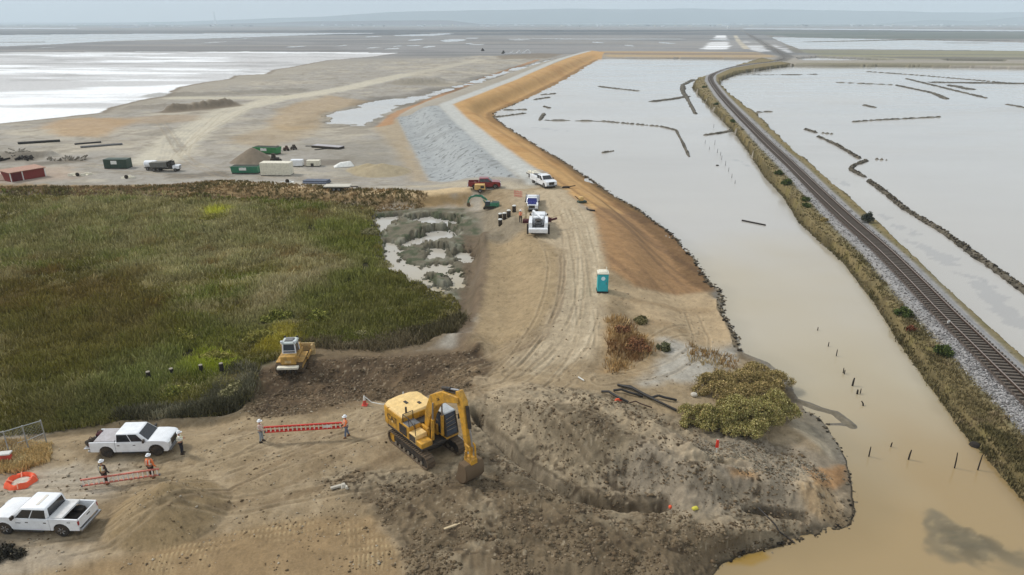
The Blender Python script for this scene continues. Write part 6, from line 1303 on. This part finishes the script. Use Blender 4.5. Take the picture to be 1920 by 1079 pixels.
x, y = scat([(1310,820),(1480,830),(1570,860),(1500,900),(1300,890)], 5000, 2, -.2); s = np.clip(rg.lognormal(-3.5, .4, len(x)), .02, .07); stones('gravel', x, y, s, cols(len(x), A3(140,134,118), A3(116,110,94), A3(162,154,138)), .4)
# ballast
x, y = sample(railL[3:-1] + railR[5:-1][::-1], 52000, 2.2); dd, _ = segdist(x, y, TRXY); m = (dd < 3.1) & (dd > 1.3) & (y < 230); x, y = x[m], y[m]; s = rg.uniform(.04, .1, len(x)) * (1 + .004 * np.hypot(x, y)); stones('ballast', x, y, s, cols(len(x), A3(158,156,154), A3(130,128,126), A3(180,176,174), A3(104,100,98)))
# riprap along the levee shore
def riprap(name, pts, per, smin, smax, wd, colr, zb=0.):
    P = along(wpts(pts, zb), .25); n = int(len(P) * per); i = rg.integers(0, len(P), n); x = np.array([P[k][0].x - P[k][1].y * 0 for k in i]) + rg.normal(0, wd, n); y = np.array([P[k][0].y for k in i]) + rg.normal(0, wd, n)
    s = rg.uniform(smin, smax, n); stones(name, x, y, s, cols(n, *colr), .3)
DK = (A3(64,56,46), A3(84,76,62), A3(44,40,34), A3(116,106,88))
riprap('riprap', shore_c[7:17], 2.2, .08, .28, .28, DK); riprap('riprap', shore_c[2:8], .5, .1, .3, .3, DK); riprap('riprap', shore_c[20:32], 2.0, .04, .16, .25, DK)
riprap('riprap', railL[3:-2], .6, .05, .18, .35, (A3(84,78,50), A3(60,56,38), A3(110,102,70)))
riprap('dyke_stones', [(1510,243),(1530,249)], 2, .08, .22, .5, DK); riprap('dyke_stones', [(1535,257),(1570,273),(1610,297),(1625,302),(1600,311),(1594,318),(1620,332)], 2, .08, .22, .4, DK)
riprap('dyke_stones', [(1630,340),(1660,362),(1700,395),(1760,430),(1830,480),(1925,550)], 3, .06, .24, .45, DK)

# ------------------------------------------------------------------ hills
def hills(name, xa, xb, yc, dep, prof, seed, colr):
    nx_, ny_ = 160, 16; X, Y = np.meshgrid(np.linspace(xa, xb, nx_), np.linspace(yc - dep, yc + dep, ny_)); s = yc / FPX
    tops = np.interp(X[0] / s * cp + CX, [p[0] for p in prof], [HOR - p[1] for p in prof]) * s * 1.02
    sh = np.cos(np.linspace(-1.5, 1.5, ny_))[:, None]; Z = tops[None] * sh * (1 + .10 * fbm(X, Y, dep, 4, seed)) - 5 * (1 - sh)
    me = grid_mesh(name, X, Y, Z, np.broadcast_to(colr * (1 + .2 * fbm(X, Y, dep * .3, 3, seed + 1))[..., None], X.shape + (3,)).copy()); me.materials.append(MG); o = bpy.data.objects.new(name, me); col.objects.link(o); tag(o, kind='structure')
hills('hills', -14000, 14000, 12400, 900, [(-600,41.5),(200,41.5),(420,38),(560,33),(640,31),(760,23),(900,19),(1050,17),(1300,18),(1500,21),(1700,23),(1900,22),(2600,24)], 201, A3(96,104,100))
hills('hills', -3000, 9000, 10300, 500, [(300,42),(560,41),(1200,42),(1560,41),(1650,34),(1720,37),(1800,29),(1880,26),(1960,30),(2400,33)], 203, A3(84,94,90))
hills('hills', -9000, 600, 8600, 500, [(-600,42),(420,42),(560,38.5),(640,36),(760,34.5),(860,35),(910,41),(1400,43)], 205, A3(92,84,84))
# ------------------------------------------------------------------ haze
m = bpy.data.materials.new('haze'); m.use_nodes = True; n = m.node_tree; n.nodes.clear(); pv = n.nodes.new('ShaderNodeVolumePrincipled'); pv.inputs['Color'].default_value = (.79, .91, 1.0, 1); pv.inputs['Density'].default_value = 1.3e-4; pv.inputs['Anisotropy'].default_value = .0
ou = n.nodes.new('ShaderNodeOutputMaterial'); n.links.new(pv.outputs[0], ou.inputs['Volume'])
hz = MB().box(-17000, 17000, -400, 14500, -20, 480).build('haze', m); tag(hz, kind='stuff')
